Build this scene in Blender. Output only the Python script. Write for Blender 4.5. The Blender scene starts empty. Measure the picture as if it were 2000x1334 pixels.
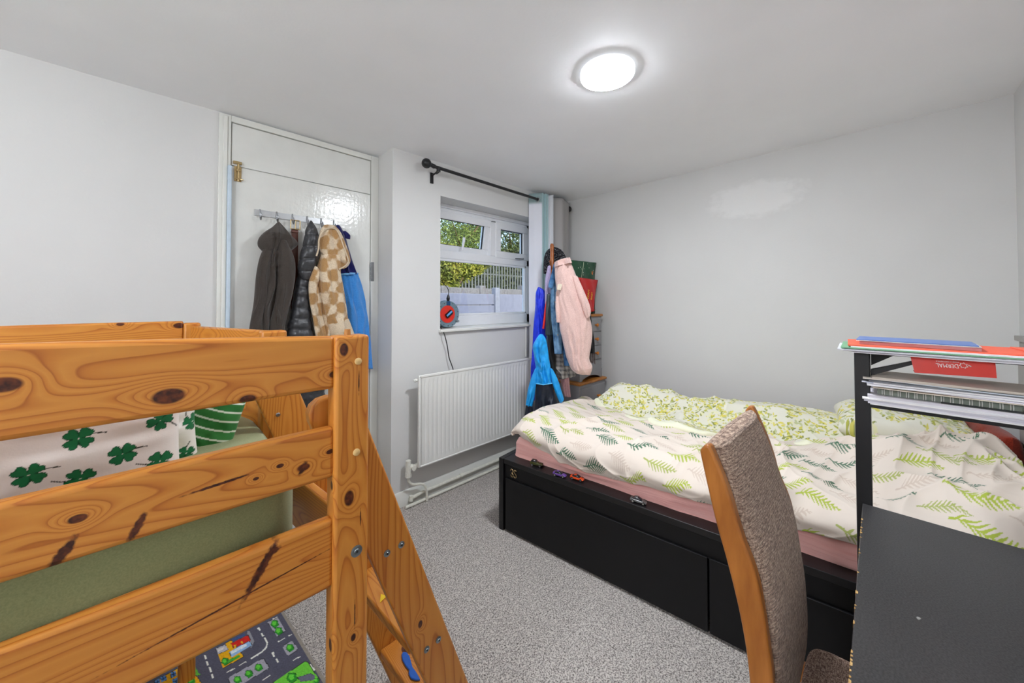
import bpy, bmesh, math, random
import numpy as np
from mathutils import Vector, Matrix
from math import radians, sin, cos, pi, sqrt, atan2, exp

random.seed(7)
RNG = np.random.RandomState(11)
SC = bpy.context.scene
C = SC.collection

# ------------------------------------------------------------------ camera, world, light, exposure
F, TH = 705.0, radians(1.0)
CY = 589 - F * math.tan(TH)
AZ = atan2(715, 705)
RX, RY = sin(AZ), -cos(AZ)          # camera right
WX, WY = cos(AZ), sin(AZ)           # camera forward
cam = bpy.data.cameras.new('camera')
cam.sensor_fit = 'HORIZONTAL'; cam.sensor_width = 36.0
cam.lens = 36.0 * F / 2000.0
cam.shift_x = 0.0; cam.shift_y = -(667 - CY) / 2000.0
cam.clip_start = 0.02
camo = bpy.data.objects.new('camera', cam); C.objects.link(camo)
camo.location = (0, 0, 1.35)
camo.rotation_euler = (pi / 2 + TH, 0, -atan2(WX, WY))
SC.camera = camo

w = bpy.data.worlds.new('sky'); SC.world = w; w.use_nodes = True
nt = w.node_tree; bg = nt.nodes['Background']
sky = nt.nodes.new('ShaderNodeTexSky'); sky.sky_type = 'NISHITA'; sky.sun_disc = False
sky.sun_elevation = radians(35); sky.sun_rotation = radians(200); sky.dust_density = 4.0; sky.air_density = 1.0
nt.links.new(sky.outputs[0], bg.inputs[0]); bg.inputs[1].default_value = 0.15

SC.view_settings.view_transform = 'Standard'; SC.view_settings.look = 'None'
SC.view_settings.gamma = 1.0; SC.view_settings.use_curve_mapping = False
SC.view_settings.exposure = 2.38
SC.cycles.max_bounces = 16; SC.cycles.diffuse_bounces = 12; SC.cycles.transparent_max_bounces = 16
SC.cycles.sample_clamp_indirect = 8.0
LAMP = (1.397, 0.822)
LAMP_EMIT = 40.0
LAMP_COL = (0.90, 0.945, 1.0)
FILL_GLOBE = (-1.15, 0.5, 1.98)  # added fill globe, out of view behind the camera
FILL_GLOBE_EMIT = 9.5
# ------------------------------------------------------------------ projection helpers (pixel -> point on a real plane)
def ray(px, py):
    a = (px - 1000) / F; b = (CY - py) / F
    f = cos(TH) - b * sin(TH); z = sin(TH) + b * cos(TH)
    return Vector((a * RX + f * WX, a * RY + f * WY, z))
O0 = Vector((0, 0, 1.35))
def PX(px, py, v): d = ray(px, py); return O0 + d * (v / d.x)
def PY(px, py, v): d = ray(px, py); return O0 + d * (v / d.y)
def PZ(px, py, v): d = ray(px, py); return O0 + d * ((v - 1.35) / d.z)
def PN(px, py, p, n):
    d = ray(px, py); n = Vector(n); return O0 + d * ((Vector(p) - O0).dot(n) / d.dot(n))

# ------------------------------------------------------------------ materials
def srgb(r, g, b):
    f = lambda c: (c / 255 / 12.92) if c / 255 <= 0.04045 else ((c / 255 + 0.055) / 1.055) ** 2.4
    return (f(r), f(g), f(b), 1.0)
class NM:
    def __init__(s, name, rough=0.6, spec=0.5, metal=0.0):
        s.m = bpy.data.materials.new(name); s.m.use_nodes = True
        s.t = s.m.node_tree; s.b = s.t.nodes['Principled BSDF']
        s.b.inputs['Roughness'].default_value = rough
        s.b.inputs['Specular IOR Level'].default_value = spec
        s.b.inputs['Metallic'].default_value = metal
        s._pos = None
    def n(s, ty, **kw):
        o = s.t.nodes.new(ty)
        for k, v in kw.items(): setattr(o, k, v)
        return o
    def l(s, a, b): s.t.links.new(a, b)
    def pos(s):
        if s._pos is None: s._pos = s.n('ShaderNodeNewGeometry').outputs['Position']
        return s._pos
    def val(s, x, sock):
        if isinstance(x, (int, float)): sock.default_value = x
        else: s.l(x, sock)
    def math(s, op, a, b=0.0, c=0.0, clamp=False):
        o = s.n('ShaderNodeMath', operation=op, use_clamp=clamp)
        s.val(a, o.inputs[0]); s.val(b, o.inputs[1]); s.val(c, o.inputs[2]); return o.outputs[0]
    def scale(s, v, sc, loc=(0, 0, 0), rot=(0, 0, 0)):
        o = s.n('ShaderNodeMapping'); s.l(v, o.inputs[0])
        o.inputs['Scale'].default_value = sc; o.inputs['Location'].default_value = loc; o.inputs['Rotation'].default_value = rot
        return o.outputs[0]
    def noise(s, v, sc=5, det=2, rough=0.5, dist=0.0):
        o = s.n('ShaderNodeTexNoise'); s.l(v, o.inputs['Vector'])
        o.inputs['Scale'].default_value = sc; o.inputs['Detail'].default_value = det
        o.inputs['Roughness'].default_value = rough; o.inputs['Distortion'].default_value = dist
        return o.outputs['Fac']
    def ramp(s, fac, stops, interp='LINEAR'):
        o = s.n('ShaderNodeValToRGB'); s.l(fac, o.inputs[0]); r = o.color_ramp; r.interpolation = interp
        while len(r.elements) < len(stops): r.elements.new(0.5)
        for e, (p, c) in zip(r.elements, stops): e.position = p; e.color = c if len(c) == 4 else (*c, 1)
        return o.outputs[0]
    def mix(s, f, a, b, mode='MIX'):
        o = s.n('ShaderNodeMix', data_type='RGBA', blend_type=mode)
        s.val(f, o.inputs[0])
        for x, k in ((a, 6), (b, 7)):
            if isinstance(x, tuple): o.inputs[k].default_value = x
            else: s.l(x, o.inputs[k])
        return o.outputs[2]
    def color(s, c):
        if isinstance(c, tuple): s.b.inputs['Base Color'].default_value = c
        else: s.l(c, s.b.inputs['Base Color'])
        return s
    def bump(s, h, st=0.3, d=0.002):
        o = s.n('ShaderNodeBump'); o.inputs['Strength'].default_value = st; o.inputs['Distance'].default_value = d
        s.l(h, o.inputs['Height']); s.l(o.outputs[0], s.b.inputs['Normal']); return s

MC = {}
def plain(name, rgb, rough=0.55, spec=0.4, metal=0.0, nz=0.06, sc=30, bump=0.0):
    """simple surface with a faint procedural tone variation"""
    key = (name,)
    if key in MC: return MC[key]
    m = NM(name, rough, spec, metal)
    c = srgb(*rgb)
    f = m.noise(m.pos(), sc, 3)
    lo = tuple(max(0, x * (1 - nz)) for x in c[:3]) + (1,); hi = tuple(min(1, x * (1 + nz)) for x in c[:3]) + (1,)
    m.color(m.ramp(f, [(0.3, lo), (0.7, hi)]))
    if bump: m.bump(f, bump, 0.002)
    MC[key] = m.m; return m.m

def paint_mat(name, rgb, smear=None, rough=0.55, spec=0.35, bs=0.25):
    m = NM(name, rough, spec); c = srgb(*rgb)
    f = m.noise(m.pos(), 3.0, 4); g = m.noise(m.pos(), 90, 3)
    col = m.ramp(f, [(0.3, tuple(x * 0.97 for x in c[:3]) + (1,)), (0.7, c)])
    if smear:
        v = m.n('ShaderNodeVectorMath', operation='SUBTRACT'); m.l(m.pos(), v.inputs[0]); v.inputs[1].default_value = smear
        sv = m.scale(v.outputs[0], (0.0, 2.9, 6.5))
        ln = m.n('ShaderNodeVectorMath', operation='LENGTH'); m.l(sv, ln.inputs[0])
        nn = m.noise(m.scale(m.pos(), (1, 6, 9)), 2.0, 6, 0.65)
        k = m.math('SUBTRACT', m.math('ADD', nn, 0.42), ln.outputs['Value'])
        k = m.math('MULTIPLY', m.math('SUBTRACT', k, 0.0, clamp=True), 3.0, clamp=True)
        col = m.mix(m.math('MULTIPLY', k, 0.30), col, srgb(246, 246, 246))
    m.color(col); m.bump(m.math('ADD', g, m.math('MULTIPLY', f, 2)), bs, 0.0015)
    return m.m

def pine(name, axis, seed, knots=(), tone=1.0, splits=()):
    """pine: growth rings as contour lines of a stretched noise field, warped round knots (world metres)"""
    m = NM(name, 0.36, 0.45)
    sc = [7.5, 7.5, 7.5]; sc[axis] = 0.70
    loc = (seed * 3.17 % 11, seed * 1.73 % 7, seed * 2.31 % 9)
    v = m.scale(m.pos(), sc, loc)
    fld = m.noise(v, 1.0, 1.5, 0.45)
    fld = m.math('ADD', m.math('MULTIPLY', fld, 34.0), m.math('MULTIPLY', m.noise(m.scale(m.pos(), [x * 2.2 for x in sc]), 1.0, 1), 1.2))
    dark = None
    for (kx, ky, kz, r) in knots:
        d = m.n('ShaderNodeVectorMath', operation='SUBTRACT'); m.l(m.pos(), d.inputs[0]); d.inputs[1].default_value = (kx, ky, kz)
        s2 = [1.0, 1.0, 1.0]; s2[axis] = 0.62
        sv = m.scale(d.outputs[0], tuple(x / r for x in s2))
        ln = m.n('ShaderNodeVectorMath', operation='LENGTH'); m.l(sv, ln.inputs[0])
        L = ln.outputs['Value']
        g = m.math('POWER', 2.718, m.math('MULTIPLY', m.math('MULTIPLY', L, L), -0.22))
        fld = m.math('ADD', fld, m.math('MULTIPLY', g, 4.2))
        k = m.math('MULTIPLY', m.math('SUBTRACT', 1.08, L), 4.0, clamp=True)
        dark = k if dark is None else m.math('MAXIMUM', dark, k)
    for (kx, ky, kz, ln_, wd, ang) in splits:      # long resin pockets / bark streaks lying in the XZ face
        d = m.n('ShaderNodeVectorMath', operation='SUBTRACT'); m.l(m.pos(), d.inputs[0]); d.inputs[1].default_value = (kx, ky, kz)
        rt = m.scale(d.outputs[0], (1, 1, 1), rot=(0, radians(ang), 0))
        sv = m.scale(rt, (1 / ln_, 0.0, 1 / wd))
        ln = m.n('ShaderNodeVectorMath', operation='LENGTH'); m.l(sv, ln.inputs[0])
        k0 = m.math('SUBTRACT', m.math('ADD', 0.62, m.math('MULTIPLY', m.noise(m.pos(), 160, 3), 0.9)), ln.outputs['Value'])
        k = m.math('MULTIPLY', k0, 2.5, clamp=True)
        dark = k if dark is None else m.math('MAXIMUM', dark, k)
    ring = m.math('FRACT', fld)
    base = m.ramp(ring, [(0.0, srgb(204, 136, 56)), (0.40, srgb(211, 145, 62)), (0.78, srgb(192, 120, 44)), (0.93, srgb(160, 88, 28)), (1.0, srgb(204, 136, 56))])
    big = m.noise(m.scale(m.pos(), [x * 0.35 for x in sc], loc), 1.0, 2)
    base = m.mix(m.math('MULTIPLY', big, 0.45), base, srgb(178, 102, 32))
    s3 = [160, 160, 160]; s3[axis] = 5
    fine = m.noise(m.scale(m.pos(), s3), 1.0, 2)
    base = m.mix(m.math('MULTIPLY', fine, 0.25), base, srgb(168, 96, 34))
    if tone != 1.0:
        base = m.mix(1.0, base, (tone, tone, tone, 1), 'MULTIPLY')
    if dark is not None:
        kc = m.ramp(m.noise(m.pos(), 120, 2), [(0.35, srgb(52, 20, 12)), (0.7, srgb(104, 48, 18))])
        base = m.mix(dark, base, kc)
    m.color(base); m.bump(m.math('ADD', m.math('MULTIPLY', ring, 0.3), fine), 0.12, 0.0006)
    return m.m

def fabric(name, rgb, rgb2=None, sc=220, rough=0.9, bump=0.4, weave=False, fuzz=0.25, spec=0.15, big=3.0):
    m = NM(name, rough, spec); c = srgb(*rgb); c2 = srgb(*(rgb2 or tuple(int(v * 0.82) for v in rgb)))
    f = m.noise(m.pos(), sc, 3, 0.6); g = m.noise(m.pos(), big, 3)
    col = m.mix(m.ramp(f, [(0.35, (0, 0, 0, 1)), (0.65, (1, 1, 1, 1))]), c2, c)
    col = m.mix(m.math('MULTIPLY', g, 0.25), col, tuple(x * 0.8 for x in c[:3]) + (1,))
    m.color(col); m.b.inputs['Sheen Weight'].default_value = fuzz
    m.bump(f, bump, 0.0015); return m.m

def attr_mat(name, rough=0.85, spec=0.15, sc=160, bump=0.15, sheen=0.15, bd=0.001, wr=0.0):
    m = NM(name, rough, spec)
    a = m.n('ShaderNodeAttribute'); a.attribute_name = 'Col'
    m.color(a.outputs['Color']); m.b.inputs['Sheen Weight'].default_value = sheen
    h = m.noise(m.pos(), sc, 3)
    if wr: h = m.math('ADD', m.math('MULTIPLY', h, 0.15), m.math('MULTIPLY', m.noise(m.scale(m.pos(), (9, 5, 12)), 1.6, 3, 0.5, 0.8), wr))
    m.bump(h, bump, bd); return m.m

# ------------------------------------------------------------------ mesh builder
class MB:
    def __init__(s): s.v = []; s.f = []; s.mi = []; s.cm = 0
    def add(s, vs, fs):
        o = len(s.v); s.v += [tuple(x) for x in vs]
        for f in fs: s.f.append(tuple(o + i for i in f)); s.mi.append(s.cm)
        return s
    def box(s, a, b):
        x0, y0, z0 = (min(a[i], b[i]) for i in range(3)); x1, y1, z1 = (max(a[i], b[i]) for i in range(3))
        return s.add([(x0, y0, z0), (x1, y0, z0), (x1, y1, z0), (x0, y1, z0), (x0, y0, z1), (x1, y0, z1), (x1, y1, z1), (x0, y1, z1)],
                     [(0, 3, 2, 1), (4, 5, 6, 7), (0, 1, 5, 4), (1, 2, 6, 5), (2, 3, 7, 6), (3, 0, 4, 7)])
    def hexa(s, p):      # 8 points, bottom loop 0-3, top loop 4-7
        return s.add(p, [(0, 3, 2, 1), (4, 5, 6, 7), (0, 1, 5, 4), (1, 2, 6, 5), (2, 3, 7, 6), (3, 0, 4, 7)])
    def prism(s, poly, ext):
        n = len(poly); e = Vector(ext); P = [Vector(p) for p in poly]
        vs = P + [p + e for p in P]
        fs = [tuple(range(n)), tuple(range(2 * n - 1, n - 1, -1))] + [(i, (i + 1) % n, n + (i + 1) % n, n + i) for i in range(n)]
        fs = [tuple(reversed(f)) for f in fs[:2]] + fs[2:]
        return s.add(vs, fs)
    def loft(s, rings, close=True, capa=True, capb=True):
        n = len(rings[0]); o = []
        for r in rings: o += [tuple(p) for p in r]
        fs = []
        for k in range(len(rings) - 1):
            for i in range(n if close else n - 1):
                j = (i + 1) % n
                fs.append((k * n + i, k * n + j, (k + 1) * n + j, (k + 1) * n + i))
        if close and capa: fs.append(tuple(range(n - 1, -1, -1)))
        if close and capb: fs.append(tuple((len(rings) - 1) * n + i for i in range(n)))
        return s.add(o, fs)
    def tube(s, path, r, n=10, cap=True):
        P = [Vector(p) for p in path]; rs = r if isinstance(r, (list, tuple)) else [r] * len(P)
        rings = []; up = Vector((0.13, 0.21, 0.97)); N = None
        for i, p in enumerate(P):
            t = (P[min(i + 1, len(P) - 1)] - P[max(i - 1, 0)]).normalized()
            if N is None: N = t.cross(up).normalized() if abs(t.dot(up)) < 0.95 else t.cross(Vector((1, 0, 0))).normalized()
            else: N = (N - t * N.dot(t)).normalized()
            B = t.cross(N)
            rings.append([p + (N * cos(2 * pi * k / n) + B * sin(2 * pi * k / n)) * rs[i] for k in range(n)])
        return s.loft(rings, True, cap, cap)
    def disc(s, c, axis, r, h, n=24, r2=None):
        c = Vector(c); a = Vector(axis).normalized()
        return s.tube([c, c + a * h], [r, r2 if r2 is not None else r], n)
    def ball(s, c, r, n=14, m=8):
        r = r if isinstance(r, (tuple, list)) else (r, r, r); c = Vector(c); rings = []
        for j in range(1, m):
            t = pi * j / m
            rings.append([c + Vector((r[0] * sin(t) * cos(2 * pi * i / n), r[1] * sin(t) * sin(2 * pi * i / n), r[2] * cos(t))) for i in range(n)])
        return s.loft(rings)
    def grid(s, P):      # P: array (a,b,3)
        a, b = P.shape[:2]; o = len(s.v); s.v += [tuple(p) for p in P.reshape(-1, 3)]
        for i in range(a - 1):
            for j in range(b - 1):
                s.f.append((o + i * b + j, o + (i + 1) * b + j, o + (i + 1) * b + j + 1, o + i * b + j + 1)); s.mi.append(s.cm)
        return s
    def build(s, name, mat, parent=None, bevel=0.0, smooth=None, subsurf=0, loc=None, seg=2, solid=0.0, angle=40):
        V = np.array(s.v, float)
        if loc is None:
            if parent is not None: loc = Vector(parent['_w'])
            else:
                mn = V.min(0); mx = V.max(0); loc = Vector(((mn[0] + mx[0]) / 2, (mn[1] + mx[1]) / 2, mn[2]))
        else: loc = Vector(loc)
        me = bpy.data.meshes.new(name)
        me.from_pydata((V - np.array(loc)).tolist(), [], s.f)
        mats = mat if isinstance(mat, (list, tuple)) else [mat]
        for m in mats: me.materials.append(m)
        if len(mats) > 1: me.polygons.foreach_set('material_index', s.mi)
        bm = bmesh.new(); bm.from_mesh(me); bmesh.ops.recalc_face_normals(bm, faces=bm.faces); bm.to_mesh(me); bm.free()
        o = bpy.data.objects.new(name, me); C.objects.link(o)
        if parent is not None: o.parent = parent; o.location = loc - Vector(parent['_w'])
        else: o.location = loc
        o['_w'] = tuple(loc)
        if solid:
            md = o.modifiers.new('solid', 'SOLIDIFY'); md.thickness = solid; md.offset = 0
        if bevel:
            md = o.modifiers.new('bevel', 'BEVEL'); md.width = bevel; md.segments = seg; md.limit_method = 'ANGLE'; md.angle_limit = radians(35)
        if subsurf:
            md = o.modifiers.new('sub', 'SUBSURF'); md.levels = subsurf; md.render_levels = subsurf
        if smooth is None: smooth = bool(bevel or subsurf)
        if smooth:
            me.polygons.foreach_set('use_smooth', [True] * len(me.polygons))
            if not subsurf: me.set_sharp_from_angle(angle=radians(angle))
        return o

def tag(o, label=None, cat=None, group=None, kind=None):
    if label: o['label'] = label
    if cat: o['category'] = cat
    if group: o['group'] = group
    if kind: o['kind'] = kind
    return o
def thing(name, loc, label, cat, group=None):
    o = bpy.data.objects.new(name, None); C.objects.link(o); o.location = loc; o['_w'] = tuple(loc); o.empty_display_size = 0.05
    return tag(o, label, cat, group)
def struct(o): o['kind'] = 'structure'; return o
def finish_attr(me, cols):
    ca = me.color_attributes.new('Col', 'FLOAT_COLOR', 'POINT')
    a = np.ones((len(me.vertices), 4), np.float32); a[:, :3] = cols; ca.data.foreach_set('color', a.ravel())
def gridobj(name, P, mat, parent=None, cols=None, solid=0.0, subsurf=0, loc=None, closed=False):
    """fast grid mesh from numpy array P (a,b,3); cols (a,b,3) linear"""
    a, b = P.shape[:2]; V = P.reshape(-1, 3)
    if loc is None:
        loc = Vector(parent['_w']) if parent is not None else Vector(((V[:, 0].min() + V[:, 0].max()) / 2, (V[:, 1].min() + V[:, 1].max()) / 2, V[:, 2].min()))
    me = bpy.data.meshes.new(name)
    idx = np.arange(a * b).reshape(a, b)
    q = np.stack([idx[:-1, :-1], idx[1:, :-1], idx[1:, 1:], idx[:-1, 1:]], -1).reshape(-1, 4)
    if closed:
        q2 = np.stack([idx[:-1, -1], idx[1:, -1], idx[1:, 0], idx[:-1, 0]], -1).reshape(-1, 4); q = np.concatenate([q, q2])
    me.vertices.add(a * b); me.vertices.foreach_set('co', (V - np.array(loc)).astype(np.float32).ravel())
    me.loops.add(q.size); me.loops.foreach_set('vertex_index', q.ravel().astype(np.int32))
    me.polygons.add(len(q)); me.polygons.foreach_set('loop_start', np.arange(0, q.size, 4, dtype=np.int32))
    me.polygons.foreach_set('use_smooth', [True] * len(q))
    me.update(calc_edges=True); me.validate()
    if cols is not None: finish_attr(me, cols.reshape(-1, 3))
    me.materials.append(mat)
    o = bpy.data.objects.new(name, me); C.objects.link(o)
    if parent is not None: o.parent = parent; o.location = loc - Vector(parent['_w'])
    else: o.location = loc
    o['_w'] = tuple(loc)
    if solid: md = o.modifiers.new('solid', 'SOLIDIFY'); md.thickness = solid; md.offset = 0
    if subsurf: md = o.modifiers.new('sub', 'SUBSURF'); md.levels = subsurf; md.render_levels = subsurf
    return o

def vnoise(x, y, seed=0):
    """vectorised 2D value noise -1..1"""
    r = np.random.RandomState(seed); T = r.rand(256, 256) * 2 - 1
    xi = np.floor(x).astype(int); yi = np.floor(y).astype(int); fx = x - xi; fy = y - yi
    fx = fx * fx * (3 - 2 * fx); fy = fy * fy * (3 - 2 * fy)
    g = lambda a, b: T[a % 256, b % 256]
    return (g(xi, yi) * (1 - fx) + g(xi + 1, yi) * fx) * (1 - fy) + (g(xi, yi + 1) * (1 - fx) + g(xi + 1, yi + 1) * fx) * fy
def ridges(x, y, seed, ang, fx, fy):
    """crease lines running along ang"""
    c, s_ = cos(radians(ang)), sin(radians(ang)); a = x * c + y * s_; b = -x * s_ + y * c
    n = vnoise(a * fx + 0.6 * vnoise(b * fy * .5, a * fx * .7, seed + 5), b * fy, seed)
    return (1 - np.abs(n)) ** 3

# common materials
M_white_wood = plain('white gloss paint', (222, 223, 218), 0.22, 0.5, nz=0.02, sc=8, bump=0.15)
M_upvc = plain('white window plastic', (232, 234, 238), 0.25, 0.5, nz=0.01)
M_black = plain('black metal', (26, 26, 28), 0.4, 0.5)
M_chrome = plain('chrome', (210, 210, 212), 0.15, 0.5, 1.0, nz=0.03)
M_steel = plain('brushed steel', (150, 152, 155), 0.35, 0.5, 1.0, nz=0.1)
M_brass = plain('old brass', (190, 165, 120), 0.35, 0.5, 1.0, nz=0.15, sc=120)

# ================================================================== ROOM
YW, YD, XR, ZC = 2.222, 2.45, 2.96, 2.36
XL, YF = -1.95, -0.476
M_wall = paint_mat('white wall paint', (215, 215, 214))
M_wallr = paint_mat('white wall paint with plaster repair', (213, 213, 212), smear=(XR, PX(1470, 388, XR).y, PX(1470, 388, XR).z))
M_ceil = paint_mat('white ceiling paint', (246, 247, 250))

def carpet():
    m = NM('grey flecked carpet', 1.0, 0.05)
    a = m.noise(m.pos(), 170, 2, 0.6); b = m.n('ShaderNodeTexVoronoi'); m.l(m.pos(), b.inputs['Vector']); b.inputs['Scale'].default_value = 210
    f = m.math('ADD', m.math('MULTIPLY', a, 0.75), m.math('MULTIPLY', b.outputs['Distance'], 0.35))
    col = m.ramp(f, [(0.36, srgb(88, 82, 79)), (0.46, srgb(146, 139, 135)), (0.55, srgb(180, 174, 169)), (0.66, srgb(216, 210, 203))])
    g = m.noise(m.pos(), 2.5, 3)
    col = m.mix(m.math('MULTIPLY', g, 0.18), col, srgb(140, 134, 132))
    m.color(col); m.bump(f, 0.9, 0.006); return m.m
struct(MB().box((XL, YF, -0.05), (XR, YD, 0)).build('floor', carpet()))
struct(MB().box((XL - .1, YF - .1, ZC), (XR + .1, YD + .15, ZC + 0.08)).build('ceiling', M_ceil))
# window opening
WX0, WX1, WZ0, WZ1 = 1.462, 2.62, 1.150, 2.118
XC = 1.093   # nib corner
YO = 2.50    # outer face
mb = MB(); mb.box((XC, YW, 0), (WX0, YO, ZC)); mb.box((WX1, YW, 0), (XR + .1, YO, ZC))
mb.box((WX0, YW, 0), (WX1, YO, WZ0 - 0.02)); mb.box((WX0, YW, WZ1), (WX1, YO, ZC))
struct(mb.build('wall_back', M_wall))
struct(MB().box((XL, YD, 0), (XC, YD + 0.1, ZC)).build('wall_left', M_wall))
struct(MB().box((XR, YF, 0), (XR + 0.1, YW, ZC)).build('wall_right', M_wallr))
struct(MB().box((XL, YF - 0.1, 0), (XR + .1, YF, ZC)).build('wall_front', M_wall))
struct(MB().box((XL - 0.1, YF - .1, 0), (XL, YD + .1, ZC)).build('wall_rear', M_wall))

# skirting
struct(MB().prism([(XC, YW, 0), (XC, YW - .016, 0), (XC, YW - .016, 0.085), (XC, YW - .006, 0.1), (XC, YW, 0.1)], (XR - XC, 0, 0)).build('baseboard_back', M_white_wood, bevel=0.002))
struct(MB().prism([(XR, YF, 0), (XR - .016, YF, 0), (XR - .016, YF, 0.085), (XR - .006, YF, 0.1), (XR, YF, 0.1)], (0, YW - YF, 0)).build('baseboard_right', M_white_wood, bevel=0.002))
struct(MB().prism([(XL, YD, 0), (XL, YD - .016, 0), (XL, YD - .016, 0.085), (XL, YD - .006, 0.1), (XL, YD, 0.1)], (0.22 - XL, 0, 0)).build('baseboard_left', M_white_wood, bevel=0.002))

# ---- door with frame
door = bpy.data.objects.new('door_1', None); C.objects.link(door); door.location = (0.66, YD, 0); door['_w'] = (0.66, YD, 0)
struct(door)
DX0, DX1 = 0.277, 1.042
fr = MB(); fr.box((0.225, YD - .022, 0), (DX0, YD, 2.352)); fr.box((DX1, YD - .022, 0), (XC, YD, 2.352)); fr.box((DX0, YD - .022, 2.318), (DX1, YD, 2.352))
fr.box((0.243, YD - .030, 0), (0.262, YD - .022, 2.340))
fr.build('door_frame', M_white_wood, door, bevel=0.003)
def gloss_door():
    m = NM('brushed gloss door paint', 0.16, 0.5); f = m.noise(m.scale(m.pos(), (60, 60, 9)), 1.0, 3); g = m.noise(m.pos(), 7, 3)
    m.color(m.ramp(g, [(0.3, srgb(216, 217, 213)), (0.7, srgb(224, 225, 221))])); m.bump(m.math('ADD', f, m.math('MULTIPLY', m.noise(m.pos(), 55, 2), 1.2)), 0.30, 0.0023); return m.m
M_door = gloss_door()
MB().box((DX0 + .003, YD - .012, 2.086), (DX1 - .003, YD, 2.315)).build('over_panel', M_door, door, bevel=0.002)
MB().box((DX0 + .003, YD - .012, 0.01), (DX1 - .003, YD, 2.081)).build('door_panel', M_door, door, bevel=0.002)
b = MB(); b.box((0.262, YD - .045, 0), (0.280, YD - .02, 2.075))
tag(b.build('edge_strip', plain('pale blue white strip', (196, 212, 226), 0.3), door, bevel=0.004), 'pale blue strip along the door edge')
b = MB()
for z in (1.50, 1.53, 1.56, 1.59): b.tube([(DX1, YD - .022, z), (DX1, YD - .022, z + .024)], 0.006, 8)
b.box((DX1 - .002, YD - .024, 1.49), (DX1 + .02, YD - .020, 1.62))
b.build('hinge', M_steel, door, smooth=True)
# bolt latch
t = thing('bolt_latch', (0.306, YD - .012, 2.0), 'small tarnished brass sliding bolt latch at the top left of the white door', 'latch')
MB().box((0.292, YD - .016, 2.003), (0.324, YD - .012, 2.085)).build('back_plate', M_brass, t, bevel=0.001)
MB().tube([(0.309, YD - .024, 2.0), (0.309, YD - .024, 2.105)], 0.0055, 10).build('bolt', M_brass, t, smooth=True)
MB().tube([(0.309, YD - .024, 2.016), (0.329, YD - .034, 2.010)], 0.004, 8).build('knob', M_brass, t, smooth=True)
MB().box((0.300, YD - .032, 2.01), (0.318, YD - .016, 2.018)).build('guide', M_brass, t, bevel=0.001); MB().box((0.300, YD - .032, 2.055), (0.318, YD - .016, 2.068)).build('guide', M_brass, t, bevel=0.001); MB().box((0.286, YD - .03, 2.095), (0.324, YD - .012, 2.108)).build('keeper', M_brass, t, bevel=0.001)

# ---- window
win = bpy.data.objects.new('window_1', None); C.objects.link(win); win.location = (2.0, 2.40, WZ0); win['_w'] = (2.0, 2.40, WZ0); struct(win)
YG = 2.395
x0, x1 = WX0, WX1
xm0, xm1 = 2.095, 2.160     # mullion
zt, zb = 2.055, 1.755       # top lights
z_tr0, z_tr1 = 1.690, 1.755
fr = MB()
fr.box((x0, YG, WZ1 - .065), (x1, YG + .06, WZ1)); fr.box((x0, YG, WZ0), (x1, YG + .06, 1.235))
fr.box((x0, YG, WZ0), (x0 + .06, YG + .06, WZ1)); fr.box((x1 - .06, YG, WZ0), (x1, YG + .06, WZ1))
fr.box((x0, YG, z_tr0), (x1, YG + .06, z_tr1)); fr.box((xm0, YG, z_tr1), (xm1, YG + .06, WZ1 - .05))
fr.build('window_frame', M_upvc, win, bevel=0.004)
hd = MB(); hd.box((x0, YG - .02, WZ1 - .03), (x1, YG, WZ1)); hd.build('head_trim', M_upvc, win, bevel=0.004)
def glass_mat():
    m = bpy.data.materials.new('window glass'); m.use_nodes = True; t = m.node_tree; t.nodes.clear()
    o = t.nodes.new('ShaderNodeOutputMaterial'); mx = t.nodes.new('ShaderNodeMixShader'); tr = t.nodes.new('ShaderNodeBsdfTransparent'); gl = t.nodes.new('ShaderNodeBsdfGlossy')
    tr.inputs[0].default_value = (0.93, 0.96, 0.96, 1); gl.inputs['Roughness'].default_value = 0.02
    fz = t.nodes.new('ShaderNodeFresnel'); fz.inputs[0].default_value = 1.3
    t.links.new(fz.outputs[0], mx.inputs[0]); t.links.new(tr.outputs[0], mx.inputs[1]); t.links.new(gl.outputs[0], mx.inputs[2]); t.links.new(mx.outputs[0], o.inputs[0]); return m
M_glass = glass_mat()
MB().box((x0 + .06, YG + .03, 1.235), (x1 - .06, YG + .034, z_tr0)).build('pane', M_glass, win)
bd = MB()
for (a, c, d, e) in ((x0 + .06, x1 - .06, 1.235, z_tr0),):
    bd.box((a, YG + .004, d), (c, YG + .03, d + .018)); bd.box((a, YG + .004, e - .018), (c, YG + .03, e)); bd.box((a, YG + .004, d), (a + .018, YG + .03, e)); bd.box((c - .018, YG + .004, d), (c, YG + .03, e))
bd.build('glazing_bead', M_upvc, win, bevel=0.003)
M_gasket = plain('black rubber gasket', (30, 32, 36), 0.7)
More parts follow.
